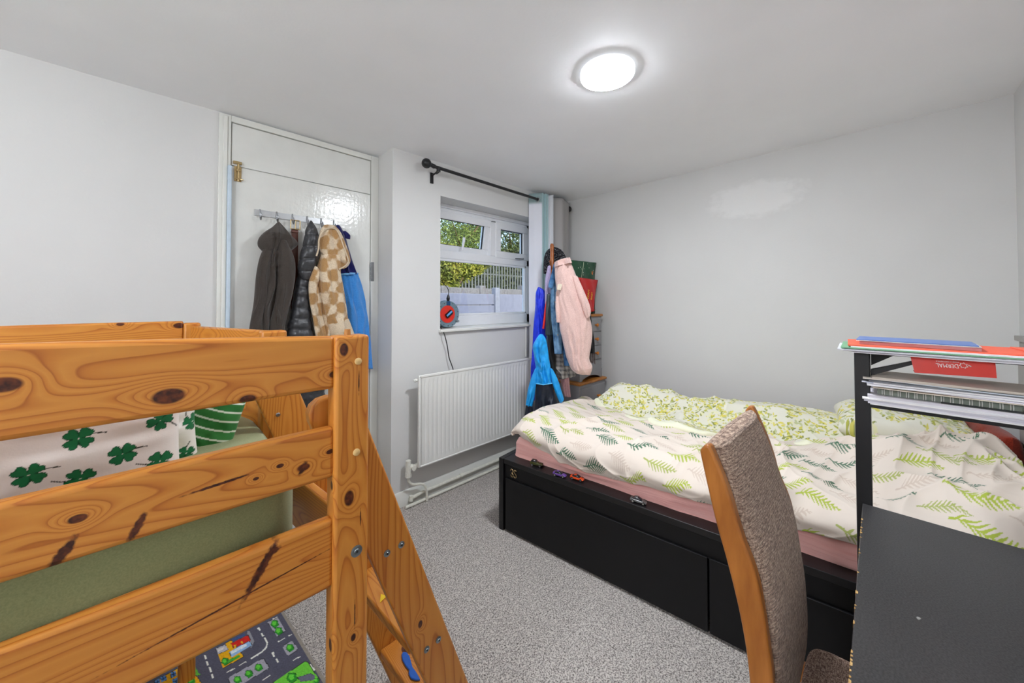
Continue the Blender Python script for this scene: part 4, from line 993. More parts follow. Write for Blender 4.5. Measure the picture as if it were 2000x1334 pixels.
def floral():
    nl, ns = 760, 320; L_ = np.linspace(.20, BLn + .02, nl); s_ = np.linspace(0, 1, ns); LL, SS = np.meshgrid(L_, s_, indexing='ij')
    wf = bez_interp(WF, LL); wb = 1.13; zb_ = bez_interp(BACK, LL)
    ww = wf + (wb - wf) * SS; base = duvet_H(LL, ww)
    crest = np.clip((ww - (.86 + .05 * vnoise(LL * 3, LL * 0, 3))) / .12, 0, 1); crest = crest * crest * (3 - 2 * crest)
    roll = .5 + .5 * np.sin(np.clip((ww - .84) / .24, 0, 1) * pi - pi / 2)
    Z_ = base + .018 * np.clip(SS / .04, 0, 1) ** .5
    Z_ = Z_ * (1 - crest) + zb_ * crest
    valley = np.exp(-((ww - (.83 + .03 * vnoise(LL * 3, LL * 0, 3))) / .035) ** 2) * .030 * (1 + .6 * vnoise(LL * 5, LL * 0 + 3, 9)); Z_ -= valley
    Z_ += .07 * np.exp(-((LL - 1.80) / .18) ** 2 - ((ww - .93) / .12) ** 2)
    e = np.clip((LL - .20) / .10, 0, 1); rd = np.sqrt(1 - (1 - e) ** 2); Z_ = .585 + (Z_ - .585) * rd
    bk = np.clip((ww - 1.06) / .07, 0, 1); Z_ -= .10 * bk ** 2
    Z_ += ridges(LL, ww, 51, 25, 3.5, 8) * .024 + ridges(LL, ww, 53, -50, 3, 8) * .018 + ridges(LL, ww, 54, 80, 5, 12) * .010 - .014
    Z_[:, 0] = duvet_H(LL[:, 0], ww[:, 0]) - .004
    W_ = ww + .004 * vnoise(LL * 12, ww * 12, 6)
    P = np.array(OB) + LL[..., None] * np.array(EL) + W_[..., None] * np.array(EW); P[..., 2] = Z_
    col = floral_cols(LL, ww + (Z_ - .6) * .7, 3)
    bd = SS < (.07 + .02 * np.sin(LL * 9)); col[bd] = L3(232, 232, 208); 
    o = gridobj('turned_back_side', P, attr_mat('floral printed cotton', 0.8, 0.15, 500, 0.3, wr=.7, bd=.006), duv, cols=col, solid=.004)
    tag(o, 'turned back reverse of the duvet with small yellow green leaves')
floral()
pc = BD(1.80, .98, .725)
def flcol(U, V_, s_): return floral_cols(U, V_, 9, 1.0)
cushion('pillow', tuple(pc), tuple(EL), tuple(EW + Vector((0, 0, .1))), (0, 0, 1), .24, .16, .085, attr_mat('floral pillow cotton', 0.8, 0.15, 500, 0.3, wr=.7, bd=.006), flcol, 15, .012, 220, 150, .4, 'floral pillow at the head of the black bed against the wall')
M_rust = fabric('rust red fleece', (150, 52, 30), (120, 36, 22), 200, 0.9, 0.4)
cushion('cushion', tuple(BD(2.075, .95, .655)), tuple(EW), (0, 0, 1), tuple(-EL), .22, .15, .05, M_rust, None, 17, .004, 80, 80, .35, 'rust red cushion half hidden behind the duvet at the bed head', 'cushion')

# ---- toy cars on the ledge
def toy_car(l, w_, head, body, label, kind, win_c=(30, 34, 40)):
    base = BD(l, w_, .421); t = thing('toy_car', tuple(base), label, 'toy car', None)
    d = (EL * cos(head) + EW * sin(head)); s_ = Vector((-d.y, d.x, 0)); up = Vector((0, 0, 1))
    q = lambda x, y, z: base + d * x + s_ * y + up * z
    if kind == 'jeep': st = [(-.036, .012, .010, .017), (-.034, .014, .006, .024), (-.012, .0145, .005, .025), (-.010, .014, .005, .025), (.010, .014, .005, .022), (.012, .014, .005, .019), (.033, .0135, .006, .018), (.036, .012, .009, .015)]
    else: st = [(-.037, .011, .009, .014), (-.034, .0145, .005, .0185), (-.022, .0152, .0045, .0175), (-.008, .0148, .0045, .0165), (.006, .0148, .0045, .0155), (.022, .015, .0045, .0145), (.033, .0135, .0045, .0115), (.037, .010, .007, .009)]
    rings = []
    for x, hw, z0, z1 in st:
        rings.append([q(x, hw * a, z0 + (z1 - z0) * b_) for a, b_ in ((-1, .15), (-1, .6), (-.86, .92), (-.5, 1), (0, 1.03), (.5, 1), (.86, .92), (1, .6), (1, .15), (.7, 0), (-.7, 0))])
    MB().loft(rings).build('body', plain('toy car enamel ' + kind + str(body), body, 0.22, 0.6, 0.25, nz=0.03), t, smooth=True, bevel=0.0006)
    rf = [(-.026, .0125, .016, .0185), (-.016, .0118, .016, .0245), (-.002, .0112, .0155, .0255), (.008, .0114, .015, .0215), (.016, .0125, .014, .0150)] if kind != 'jeep' else [(-.030, .0125, .022, .026), (-.027, .012, .022, .032), (-.004, .012, .022, .032), (.002, .0125, .020, .024)]
    rings = [[q(x, hw * a, z0 + (z1 - z0) * b_) for a, b_ in ((-1, 0), (-.95, .6), (-.8, .95), (0, 1), (.8, .95), (.95, .6), (1, 0))] for x, hw, z0, z1 in rf]
    MB().loft(rings).build('cabin', plain('toy glass ' + str(win_c), win_c, 0.1, 0.6), t, smooth=True)
    if kind != 'jeep': MB().loft([[q(x, hw * a, z1 + .0004) for a in (-.75, -.35, .35, .75)] + [q(x, hw * a, z1 - .0015) for a in (.75, .35, -.35, -.75)] for x, hw, z0, z1 in rf[1:3]]).build('roof', plain('toy car enamel ' + kind + str(body), body), t, smooth=True)
    M_w = plain('black toy wheel', (24, 24, 26), 0.5); M_h = plain('silver toy hub', (190, 190, 190), 0.25, 0.5, 0.8)
    for x in (-.023, .023):
        for y in (-.0145, .0145):
            sg = 1 if y > 0 else -1; b = MB(); b.tube([q(x, y - sg * .003, .0068), q(x, y + sg * .0022, .0068)], .0068, 16); wl = b.build('wheel', M_w, t, smooth=True)
            b = MB(); b.tube([q(x, y + sg * .0018, .0068), q(x, y + sg * .0028, .0068)], .0042, 12); b.build('hub', M_h, wl, smooth=True)
toy_car(.240, .045, .25, (66, 70, 34), 'olive green military toy car, first on the black bed ledge from the window end', 'jeep')
toy_car(.405, .022, .15, (104, 74, 150), 'purple toy sports car on the black bed ledge', 'sport')
toy_car(.497, .045, .1, (232, 84, 36), 'orange red toy sports car on the black bed ledge', 'sport')
toy_car(.822, .030, .12, (96, 96, 96), 'dark grey toy sports car alone on the black bed ledge', 'sport2')

# ================================================================== CHESTS OF DRAWERS
M_grey = plain('grey eggshell furniture paint', (142, 142, 144), 0.45, 0.4, nz=0.03)
M_topw = pine('varnished chest top', 0, 7.7, tone=.8); M_knob = plain('turned pine knob', (186, 112, 40), 0.35, nz=0.15, sc=60)
def chest(x0_, x1_, yf, yb, z0_, z1_, drawers, label, apron=False):
    t = thing('chest_of_drawers', ((x0_ + x1_) / 2, (yf + yb) / 2, z0_), label, 'chest of drawers')
    b = MB(); b.box((x0_ + .012, yf + .012, z0_ + (.06 if apron else .03)), (x1_ - .012, yb, z1_ - .022)); b.build('body', M_grey, t, bevel=0.003)
    b = MB(); b.box((x0_, yf, z1_ - .022), (x1_, yb, z1_)); b.build('top', M_topw, t, bevel=0.008, seg=3)
    # plinth with curved apron
    n_ = 16; pts = [(x0_ + .01, yf + .010, z0_)]
    pts += [(x0_ + .01 + .03, yf + .010, z0_)]
    for k in range(n_ + 1):
        u = k / n_; pts.append((x0_ + .04 + (x1_ - x0_ - .08) * u, yf + .010, z0_ + (.035 * sin(pi * u) ** .6 if apron else .02)))
    pts += [(x1_ - .04, yf + .010, z0_), (x1_ - .01, yf + .010, z0_), (x1_ - .01, yf + .010, z0_ + .075), (x0_ + .01, yf + .010, z0_ + .075)]
    ap = MB(); nA = len(pts) - 4; top_ = z0_ + .075
    for k in range(2, 2 + n_):
        (xa_, ya_, za_), (xb_, yb__, zb_) = pts[k], pts[k + 1]
        ap.prism([(xa_, ya_, za_), (xb_, yb__, zb_), (xb_, yb__, top_), (xa_, ya_, top_)], (0, .018, 0))
    ap.box((x0_ + .01, yf + .01, z0_), (x0_ + .04, yf + .028, top_)); ap.box((x1_ - .04, yf + .01, z0_), (x1_ - .01, yf + .028, top_)); ap.build('apron', M_grey, t); MB().box((x0_ + .0115, yf + .0285, z0_), (x0_ + .028, yb - .001, z0_ + .07)).build('plinth', M_grey, t, bevel=0.002); MB().box((x1_ - .028, yf + .0285, z0_), (x1_ - .0115, yb - .001, z0_ + .07)).build('plinth', M_grey, t, bevel=0.002)
    for (a, c) in drawers:
        d = MB().box((x0_ + .030, yf + .002, a), (x1_ - .030, yf + .02, c)).build('drawer', M_grey, t, bevel=0.004)
        zc_ = (a + c) / 2; xs_ = ((x0_ + x1_) / 2 + .055,) if apron else (x0_ + .27,)
        for xk in xs_: b = MB(); b.tube([(xk, yf + .002, zc_), (xk, yf - .010, zc_), (xk, yf - .018, zc_), (xk, yf - .026, zc_), (xk, yf - .030, zc_)], [.007, .007, .015, .014, .006], 18); b.build('knob', M_knob, d, smooth=True)
    return t
ZL = .672
chest(2.485, 2.915, 1.73, 2.14, 0, ZL, [(.44, .625), (.26, .43), (.085, .25)], 'lower wider grey bedside chest with varnished wooden top in the corner')
zz_ = [1.205, 1.082, .958, .835, .760]
chest(2.53, 2.895, 1.755, 2.10, ZL + .001, 1.238, [(zz_[i + 1] + .005, zz_[i] - .005) for i in range(3)] , 'taller narrow grey chest with small drawers standing on the lower chest', apron=True)

# ---- gift bags
def bag(name, quad, depth, mat, label, Y):
    """upright bag: quad = 4 pixel corners (bl, br, tr, tl)"""
    P = [PY(px, py, Y) for px, py in quad]; n_ = 12; t = thing(name, tuple((P[0] + P[1]) / 2), label, 'bag')
    F_ = []; 
    g = np.zeros((n_ + 1, 2 * n_ + 2, 3))
    for i in range(n_ + 1):
        v = i / n_; a = P[0].lerp(P[3], v); c = P[1].lerp(P[2], v); dp = depth * (1 - .75 * v)
        for j in range(n_ + 1):
            u = j / n_; p = a.lerp(c, u); bulge = .25 * dp * sin(pi * u) + .004 * sin(u * 14 + v * 6)
            g[i, j] = (p.x, p.y - bulge, p.z)
            g[i, 2 * n_ + 1 - j] = (p.x, p.y + dp + .003 * sin(u * 9), p.z)
    o = gridobj('paper_body', g, mat, t, closed=True, solid=.001); return t, P
def bagmat(name, base, spots):
    m = NM(name, 0.3, 0.5); v = m.n('ShaderNodeTexVoronoi'); m.l(m.pos(), v.inputs['Vector']); v.inputs['Scale'].default_value = 26
    f = m.ramp(v.outputs['Distance'], [(0.0, (1, 1, 1, 1)), (0.10, (1, 1, 1, 1)), (0.14, (0, 0, 0, 1))])
    m.color(m.mix(m.math('MULTIPLY', f, spots), srgb(*base), srgb(220, 226, 210))); m.bump(m.noise(m.pos(), 24, 3), .4, .006); return m.m
tg, Pg = bag('gift_bag', [(1122, 560), (1161, 562), (1164, 513), (1116, 508)], .05, bagmat('green gift paper', (12, 74, 44), .9), 'dark green festive gift bag behind the red bag on the grey chest', 1.86)
# real bottom rests on the chest
for ch in tg.children:
    me = ch.data
    for v in me.vertices:
        if v.co.z < 0.02: v.co.z -= (tg.location.z - 1.240) 
b = MB(); q = PY(1156, 535, 1.855); b.ball(q, (.016, .003, .018)); b.tube([q + Vector((-.012, 0, .014)), q + Vector((-.016, 0, .026))], [.006, .001], 6); b.tube([q + Vector((.012, 0, .014)), q + Vector((.016, 0, .026))], [.006, .001], 6)
tag(b.build('printed_orange_animal', plain('orange print', (226, 120, 50), 0.4), tg, smooth=True), 'small orange printed figure')
b = MB(); b.tube(smoothpath([PY(1140, 512, 1.85), PY(1139, 522, 1.85), PY(1137, 532, 1.85), PY(1135, 545, 1.85), PY(1134, 555, 1.85)]), .0028, 6); b.build('cord_handle', plain('silver cord', (176, 186, 160), 0.4), tg, smooth=True)
tr, Pr = bag('carrier_bag', [(1146, 609), (1159, 609), (1167, 547), (1124, 541)], .05, bagmat('red gift paper', (196, 22, 22), 0.0), 'red bag with yellow rotated lettering standing on the grey chest', 1.80)
M_yel = plain('yellow lettering', (240, 200, 50), 0.4)
def text(body, size, origin, right, up, mat, parent, name='lettering', ext=.0006, xs=1.0):
    cu = bpy.data.curves.new(name, 'FONT'); cu.body = body; cu.size = size; cu.extrude = ext; cu.align_x = 'CENTER'; cu.align_y = 'CENTER'
    to = bpy.data.objects.new(name, cu); C.objects.link(to); bpy.context.view_layer.update()
    me = bpy.data.meshes.new_from_object(to.evaluated_get(bpy.context.evaluated_depsgraph_get())); bpy.data.objects.remove(to)
    r_ = Vector(right).normalized(); u_ = Vector(up).normalized(); n_ = r_.cross(u_)
    M_ = Matrix((r_, u_, n_)).transposed()
    loc = Vector(parent['_w'])
    for v in me.vertices: v.co.x *= xs; v.co = M_ @ v.co + Vector(origin) - loc
    me.materials.clear(); me.materials.append(mat); o = bpy.data.objects.new(name, me); C.objects.link(o); o.parent = parent; o['_w'] = tuple(loc); return o
a0 = PY(1149, 578, 1.785); d_ = (PY(1152.5, 565, 1.785) - PY(1150, 588, 1.785)).normalized(); 
text('G WAH', .036, a0 - d_ * .006, d_, d_.cross(Vector((0, 1, 0))) * -1 if False else Vector((-d_.z, 0, d_.x)), M_yel, tr)
a1 = PY(1156, 578, 1.785); text('RKET', .030, a1, d_, Vector((-d_.z, 0, d_.x)), M_yel, tr)
b = MB(); q = PY(1134, 557, 1.785); b.box(q - Vector((.008, 0, .014)), q + Vector((.008, .0008, .014))); b.build('label', M_yel, tr)
b = MB(); b.tube(smoothpath([PY(1133, 545, 1.785), PY(1135, 553, 1.783)]), .0025, 6); b.tube([PY(1157, 607, 1.79), PY(1163, 605, 1.78)], [.004, .002], 6); b.build('cord_handle', plain('red cord', (180, 20, 24), 0.4), tr, smooth=True)
# ================================================================== DESK, RACK, CHAIR
def deskm():
    m = NM('worn black desk laminate', 0.38, 0.5); f = m.noise(m.pos(), 300, 2); g = m.noise(m.pos(), 6, 4)
    c = m.ramp(f, [(0.35, srgb(34, 33, 34)), (0.65, srgb(62, 61, 62))]); c = m.mix(m.math('MULTIPLY', g, .5), c, srgb(70, 68, 68))
    w_ = m.noise(m.scale(m.pos(), (30, 50, 30)), 1.0, 1); sp = m.ramp(w_, [(0.80, (0, 0, 0, 1)), (0.83, (1, 1, 1, 1))]); c = m.mix(sp, c, srgb(150, 148, 146))
    m.color(c); m.bump(f, .25, .0008)
    r = m.n('ShaderNodeMapRange'); m.l(g, r.inputs[0]); r.inputs[3].default_value = .3; r.inputs[4].default_value = .5; m.l(r.outputs[0], m.b.inputs['Roughness']); return m.m
M_desk = deskm()
desk = thing('desk', (1.0, -.21, 0), 'black laminate desk with a chipped edge in the near corner', 'desk')
DX0_, DX1_, DY0_, DY1_ = .42, 1.506, YF + .012, .040
MB().prism([(DX0_, DY0_, .725), (DX1_, DY0_, .725), (DX1_, DY1_, .725), (DX0_, DY1_, .725)], (0, 0, .025)).build('desk_top', M_desk, desk, bevel=0.0015)
# chipped edge, bare chipboard showing
def chipm():
    m = NM('bare chipboard', .9, .1); f = m.noise(m.pos(), 200, 3); m.color(m.ramp(f, [(.3, srgb(150, 110, 60)), (.7, srgb(214, 180, 124))])); return m.m
r = np.random.RandomState(3); x = .62; pts = []
while x < 1.40:
    if x < .86 or r.rand() < .35: pts.append((x, r.uniform(.003, .012), r.uniform(.0012, .004)))
    x += r.uniform(.008, .02)
b = MB()
for (x, l_, d_) in pts: b.hexa([(x, DY1_ - d_ * .3, .738), (x + l_, DY1_ - d_ * .3, .738), (x + l_, DY1_ + .0006, .738), (x, DY1_ + .0006, .738), (x + .001, DY1_ - d_, .7504), (x + l_ * .8, DY1_ - d_, .7504), (x + l_, DY1_ + .0004, .7503), (x, DY1_ + .0004, .7503)])
o = b.build('chipped_edge', chipm(), desk); o['kind'] = 'stuff'
for (x, y) in ((DX0_ + .01, DY0_ + .01), (DX0_ + .01, DY1_ - .05), (DX1_ - .05, DY0_ + .01), (DX1_ - .05, DY1_ - .05)):
    MB().box((x, y, 0), (x + .04, y + .04, .725)).build('leg', M_black, desk, bevel=0.003)
MB().box((DX0_ + .05, DY0_ + .02, .665), (DX1_ - .05, DY0_ + .04, .725)).build('rail', M_black, desk, bevel=0.003)
# rack behind the desk
rack = thing('shelf_rack', (1.57, -.2, 0), 'black metal shelf rack rising behind the far edge of the desk, loaded with papers', 'shelf')
YK0, YK1 = -.46, .020
def leg(x, y, z1, z0=0, s_=.034, name='leg'): return MB().box((x, y, z0), (x + s_ * .75, y + s_, z1)).build(name, M_black, rack, bevel=0.002)
leg(1.510, .0195, 1.199, .0); leg(1.510, YK0, 1.199, .0); leg(1.612, .0195, 1.199); leg(1.612, YK0, 1.199)
MB().box((1.512, YK0, 1.036), (1.635, .045, 1.050)).build('shelf', M_black, rack, bevel=0.0015)
MB().box((1.516, YK0, 1.193), (1.635, .045, 1.1985)).build('shelf', M_black, rack, bevel=0.0015)
for (ya, yb_) in ((.018, -.085),):
    MB().prism([(1.53, ya, 1.128), (1.53, yb_, 1.180), (1.53, yb_, 1.188), (1.53, ya, 1.146)], (0.02, 0, 0)).build('brace', M_black, rack, bevel=0.001)
    MB().prism([(1.60, ya, 1.15), (1.60, ya - .05, 1.186), (1.60, ya, 1.186)], (0.004, 0, 0)).build('brace', M_black, rack)
# papers ------------------------------------------------------------
def sheet(name, cx, cy, z, w_, l_, rot, th, rgb, label, cat='paper', group=None, sag=.004, seed=0, rough=.7, n_=22, curl=.0):
    """thin booklet / sheet lying flat, long side along Y"""
    r_ = np.random.RandomState(seed + 5); U, V_ = np.meshgrid(np.linspace(-.5, .5, 9), np.linspace(-.5, .5, n_), indexing='ij')
    ca, sa = cos(rot), sin(rot); x = U * w_; y = V_ * l_
    X = cx + x * ca - y * sa; Y = cy + x * sa + y * ca
    Z = z + sag * vnoise(V_ * 3 + seed, U * 2, seed) * .5 + curl * (np.clip(V_ - .28, 0, 1) * 4) ** 2 * .25
    top = np.stack([X, Y, Z + th], -1); bot = np.stack([X, Y, Z], -1)
    g = np.concatenate([top, bot[::-1]], 0).transpose(1, 0, 2)
    o = gridobj(name, g, plain('paper %d %d %d' % rgb, rgb, rough, .3, nz=.03), closed=True)
    me = o.data; bm = bmesh.new(); bm.from_mesh(me); bmesh.ops.holes_fill(bm, edges=[e for e in bm.edges if e.is_boundary], sides=0); bmesh.ops.recalc_face_normals(bm, faces=bm.faces); bm.to_mesh(me); bm.free()
    me.set_sharp_from_angle(angle=radians(40))
    tag(o, label, cat, group); return o
z = 1.1990
cols = [(244, 242, 246), (226, 224, 232), (214, 214, 222), (246, 244, 242), (128, 178, 142), (240, 238, 244)]
gl = 'thin loose paper sheet in the pile on the top shelf under the red folder'
for i, c in enumerate(cols):
    th = .0026 + .0006 * (i % 3); sheet('paper_sheet', 1.575 + .006 * (i % 2), -.17 + .008 * ((i * 7) % 5 - 2), z, .20 + .008 * (i % 3), .49, radians([1.0, -1, 1.5, -.6, 1.2, 0][i]), th, c, gl, 'paper', 'paper pile on the top shelf', .0, i); z += th
lk = plain('pink printed logo', (206, 60, 90), .5)
sheet('folder', 1.59, -.145, z, .215, .43, radians(2.5), .004, (240, 110, 84), 'orange red card folder on top of the rack beneath the blue book', 'folder', None, .001, 4); z += .0045
sheet('folder', 1.60, -.37, z, .18, .22, radians(4), .003, (238, 116, 90), 'second coral folder on the rack beside the blue book, near the wall', 'folder', None, .001, 6)
zb = z
sheet('exercise_book', 1.575, -.075, z, .15, .225, radians(-3), .0085, (186, 130, 130), 'worn pink edged exercise book under the blue book', 'book', None, .002, 7); z += .0095
sheet('exercise_book', 1.575, -.070, z, .152, .232, radians(-1.5), .0015, (238, 234, 232), 'white backed thin book just under the blue book', 'book', None, .001, 8, curl=.0); z += .0022
sheet('exercise_book', 1.578, -.068, z, .150, .228, radians(-1.5), .0020, (92, 124, 190), 'blue covered exercise book lying on top of the paper pile', 'book', None, .001, 8, .35)
# middle shelf
z = 1.0505; gl = 'thin paper sheet stacked on the middle shelf beneath the spiral notebook'
for i, c in enumerate([(244, 242, 242), (228, 226, 234), (206, 204, 214), (248, 246, 246), (238, 238, 242), (222, 218, 226)]):
    th = .003 + .0015 * (i % 3); sheet('paper_sheet', 1.566 + .004 * (i % 2), -.215 + .006 * ((i * 5) % 4), z, .158, .47, radians([0, 1.0, -.6, 1.2, -1.0, .5][i]), th, c, gl, 'paper', 'paper pile on the middle shelf', .0, 20 + i); z += th
nb = thing('spiral_notebook', (1.565, -.10, z), 'wire bound notebook with a green grey cover on the middle shelf', 'notebook')
b = MB(); b.box((1.504, -.245, z + .001), (1.62, .005, z + .020)); b.build('pages', plain('notebook grey green', (124, 132, 122), .6, nz=.1, sc=60), nb, bevel=.002)
for k in range(15):
    y = -.005 - k * .0158
    b = MB()
    for dy in (0, .0042): b.tube([Vector((1.513 + .011 * cos(a), y - dy, z + .0105 + .0115 * sin(a))) for a in np.linspace(-2.4, 2.4, 14) + pi], .0011, 5)
    b.build('wire_ring', plain('white coated wire', (214, 214, 210), .3), nb, smooth=True)
b = MB(); b.box((1.497, -.30, z + .0005), (1.515, -.115, z + .004)); b.build('cover_edge', plain('dark cover', (40, 42, 42), .5), nb)
z += .0225; z2 = z
gl = 'curling paper sheet stacked above the spiral notebook on the middle shelf'
for i, c in enumerate([(232, 222, 206), (236, 234, 246), (246, 246, 250), (222, 224, 238), (244, 242, 246), (120, 122, 128), (214, 224, 232), (226, 218, 208), (210, 200, 188)]):
    th = .0022 + .0012 * (i % 3); sheet('paper_sheet', 1.562 + .004 * (i % 2), -.215 + .007 * ((i * 5) % 4), z, .15, .46, radians([1, -2, 2.5, -1, 2, 0, -2, 1, 0][i]), th, c, gl, 'paper', 'paper pile above the notebook', .003, 40 + i); z += th
# red leaflet leaning at the front of the middle shelf
red = thing('leaflet', (1.50, -.13, z), 'bright red leaflet with an upside down white logo, leaning on the rack papers', 'leaflet')
A_ = PX(1777, 692, 1.500); B__ = PX(1943, 697, 1.500); C__ = PX(1947, 738, 1.492); D_ = PX(1786, 727, 1.492)
M_red = plain('red glossy card', (212, 44, 26), .35)
MB().prism([A_, B__, C__, D_], (.0012, 0, 0)).build('front_cover', M_red, red)
MB().prism([D_, C__, C__ + Vector((.06, .0, -.002)), D_ + Vector((.06, 0, -.002))], (0, 0, -.001)).build('inner_page', M_red, red)
M_wt = plain('white print', (246, 236, 232), .5)
dr = (C__ - D_).normalized(); up_ = (A_ - D_).normalized(); ctr = PX(1860, 714, 1.4935)
text('DERMAL', .0150, PX(1850, 714, 1.4945), -dr, -up_, M_wt, red, xs=.68)
text('MAKE A DIFFERENCE', .0042, PX(1850, 706.5, 1.4955), -dr, -up_, M_wt, red)
b = MB(); c = PX(1882, 714, 1.4945)
st = []
for k in range(14):
    a = 2 * pi * k / 14; rr = .0075 if k % 2 == 0 else .0046; st.append(c - dr * (rr * cos(a)) + up_ * rr * sin(a))
for k in range(14): b.tube([st[k], st[(k + 1) % 14]], .0006, 4)
b.tube([c + dr * .008 + up_ * .002, c + dr * .012 - up_ * .002], .0012, 4); b.build('star_logo', M_wt, red)
# envelope hanging from the top shelf, right
sheet('envelope', 1.55, -.36, 1.150, .10, .16, radians(2), .002, (206, 164, 96), 'buff brown envelope sliding down at the right of the red leaflet', 'envelope', None, .0, 3)
o = bpy.data.objects['envelope']; o.rotation_euler = (radians(18), 0, 0)

# ---- chair
M_cw = NM('warm stained chair wood', .35, .45); f_ = M_cw.noise(M_cw.scale(M_cw.pos(), (70, 30, 6)), 1.0, 4, .6); g_ = M_cw.noise(M_cw.pos(), 8, 2)
M_cw.color(M_cw.mix(M_cw.math('MULTIPLY', g_, .4), M_cw.ramp(f_, [(.3, srgb(150, 88, 32)), (.7, srgb(190, 122, 54))]), srgb(140, 78, 26))); M_cw.bump(f_, .08, .0005); M_cw = M_cw.m
def weave():
    m = NM('brown tweed upholstery', .95, .1)
    a = m.noise(m.scale(m.pos(), (70, 70, 620)), 1.0, 2, .6); b_ = m.noise(m.scale(m.pos(), (620, 420, 80)), 1.0, 2, .6); c = m.noise(m.pos(), 260, 2)
    f = m.math('ADD', m.math('MULTIPLY', a, .5), m.math('ADD', m.math('MULTIPLY', b_, .35), m.math('MULTIPLY', c, .2)))
    m.color(m.ramp(f, [(.42, srgb(96, 74, 62)), (.52, srgb(150, 124, 108)), (.62, srgb(202, 178, 156))])); m.b.inputs['Sheen Weight'].default_value = .2
    w_ = m.n('ShaderNodeTexWave'); w_.wave_type = 'BANDS'; w_.bands_direction = 'Z'; m.l(m.pos(), w_.inputs[0]); w_.inputs['Scale'].default_value = 55; w_.inputs['Distortion'].default_value = 1.2
    m.bump(m.math('ADD', f, m.math('MULTIPLY', w_.outputs['Fac'], .35)), .7, .003); return m.m
M_tw = weave()
chair = thing('dining_chair', (1.05, -.05, 0), 'high backed wooden chair with brown tweed upholstery pushed under the desk', 'chair')
back = [(.277, 1.026), (.249, .898), (.224, .806), (.203, .714), (.190, .620), (.186, .50), (.200, .25), (.232, 0)]
front = [(.202, 0), (.168, .25), (.148, .50), (.149, .611), (.155, .680), (.172, .799), (.198, .875), (.222, .958), (.250, 1.029)]
_sp = lambda L: [(p.x, p.y) for p in smoothpath([(a, b_, 0) for a, b_ in L], 5)]
back, front = _sp(back), _sp(front)
def cstile(x0_, x1_, dz=0):
    top = [(x0_, .257, 1.043 + dz), (x0_, .267, 1.041 + dz)]
    pts = [(x0_, y, z + (dz if z > .9 else 0)) for y, z in back]
    pts = pts[:len(back)] + [(x0_, y, z + (dz if z > .9 else 0)) for y, z in front] + top
    return MB().prism(pts, (x1_ - x0_, 0, 0)).build('back_post', M_cw, chair, bevel=.006, seg=3)
cstile(.844, .869); cstile(1.224, 1.247, .006)
def cpanel():
    nz_, nx_ = 60, 30; zs = np.linspace(.49, 1.028, nz_); fy = np.interp(zs, [p[1] for p in front], [p[0] for p in front])
    g = []
    xs_ = np.linspace(1.013, 1.429, nx_)
    th = np.linspace(0, 2 * pi, 40, endpoint=False)
    P = np.zeros((nz_ + 8, 40, 3))
    for i in range(nz_ + 8):
        if i < nz_: z = zs[i]; y = fy[i]; sc = 1.0
        else:
            a = (i - nz_ + 1) / 8 * pi / 2; z = zs[-1] + .014 * sin(a); y = fy[-1]; sc = cos(a) * .98 + .02
        for j, t in enumerate(th):
            ct, st_ = cos(t), sin(t); ex = .35; cx_ = math.copysign(abs(ct) ** ex, ct); cy_ = math.copysign(abs(st_) ** ex, st_)
            P[i, j] = (1.0465 + .1775 * cx_, y + .011 + .018 * cy_ * sc - (.007 * (1 - (ct * ct)) if st_ < 0 else 0) * sc, z - (.004 * abs(cx_) if i >= nz_ - 2 else 0))
    return gridobj('backrest', P, M_tw, chair, closed=True)
o = cpanel()
bm = bmesh.new(); bm.from_mesh(o.data); bmesh.ops.holes_fill(bm, edges=[e for e in bm.edges if e.is_boundary], sides=0); bmesh.ops.recalc_face_normals(bm, faces=bm.faces); bm.to_mesh(o.data); bm.free()
def seatm():
    m = NM('brown tweed seat', .95, .1); a = m.noise(m.scale(m.pos(), (620, 110, 300)), 1.0, 2, .6); b_ = m.noise(m.scale(m.pos(), (110, 620, 300)), 1.0, 2, .6)
    f = m.math('ADD', m.math('MULTIPLY', a, .5), m.math('MULTIPLY', b_, .5)); m.color(m.ramp(f, [(.40, srgb(92, 72, 64)), (.5, srgb(140, 116, 104)), (.60, srgb(190, 168, 150))])); m.bump(f, .6, .003); return m.m
rbox('seat', .848, 1.243, -.27, .140, .385, .462, .22, seatm(), chair, 3, .002, 40)
b = MB(); b.box((.86, -.25, .345), (1.23, -.225, .395)); b.build('seat_rail', M_cw, chair, bevel=.003)
for x in (.852, 1.222): MB().box((x, -.23, .345), (x + .018, .17, .395)).build('seat_rail', M_cw, chair, bevel=.003)
for x in (.850, 1.212): MB().prism([(x, -.26, .39), (x + .030, -.26, .39), (x + .027, -.255, 0), (x + .004, -.255, 0)], (0, .030, 0)).build('leg', M_cw, chair, bevel=.003)

# ---- grey cabinet by the near wall
cabt = thing('wall_cabinet', (2.2, -.42, 0), 'grey slim cabinet end showing at the right edge beyond the papers', 'cabinet')
M_cab = plain('grey cabinet laminate', (150, 147, 143), .5, nz=.03)
MB().box((2.12, YF + .004, 0), (2.56, -.41, 1.185)).build('body', M_cab, cabt, bevel=.002)
MB().box((2.11, YF + .004, 1.187), (2.575, -.400, 1.208)).build('top', M_cab, cabt, bevel=.002)
MB().box((2.13, -.41, .05), (2.55, -.404, 1.15)).build('door', M_cab, cabt, bevel=.001)

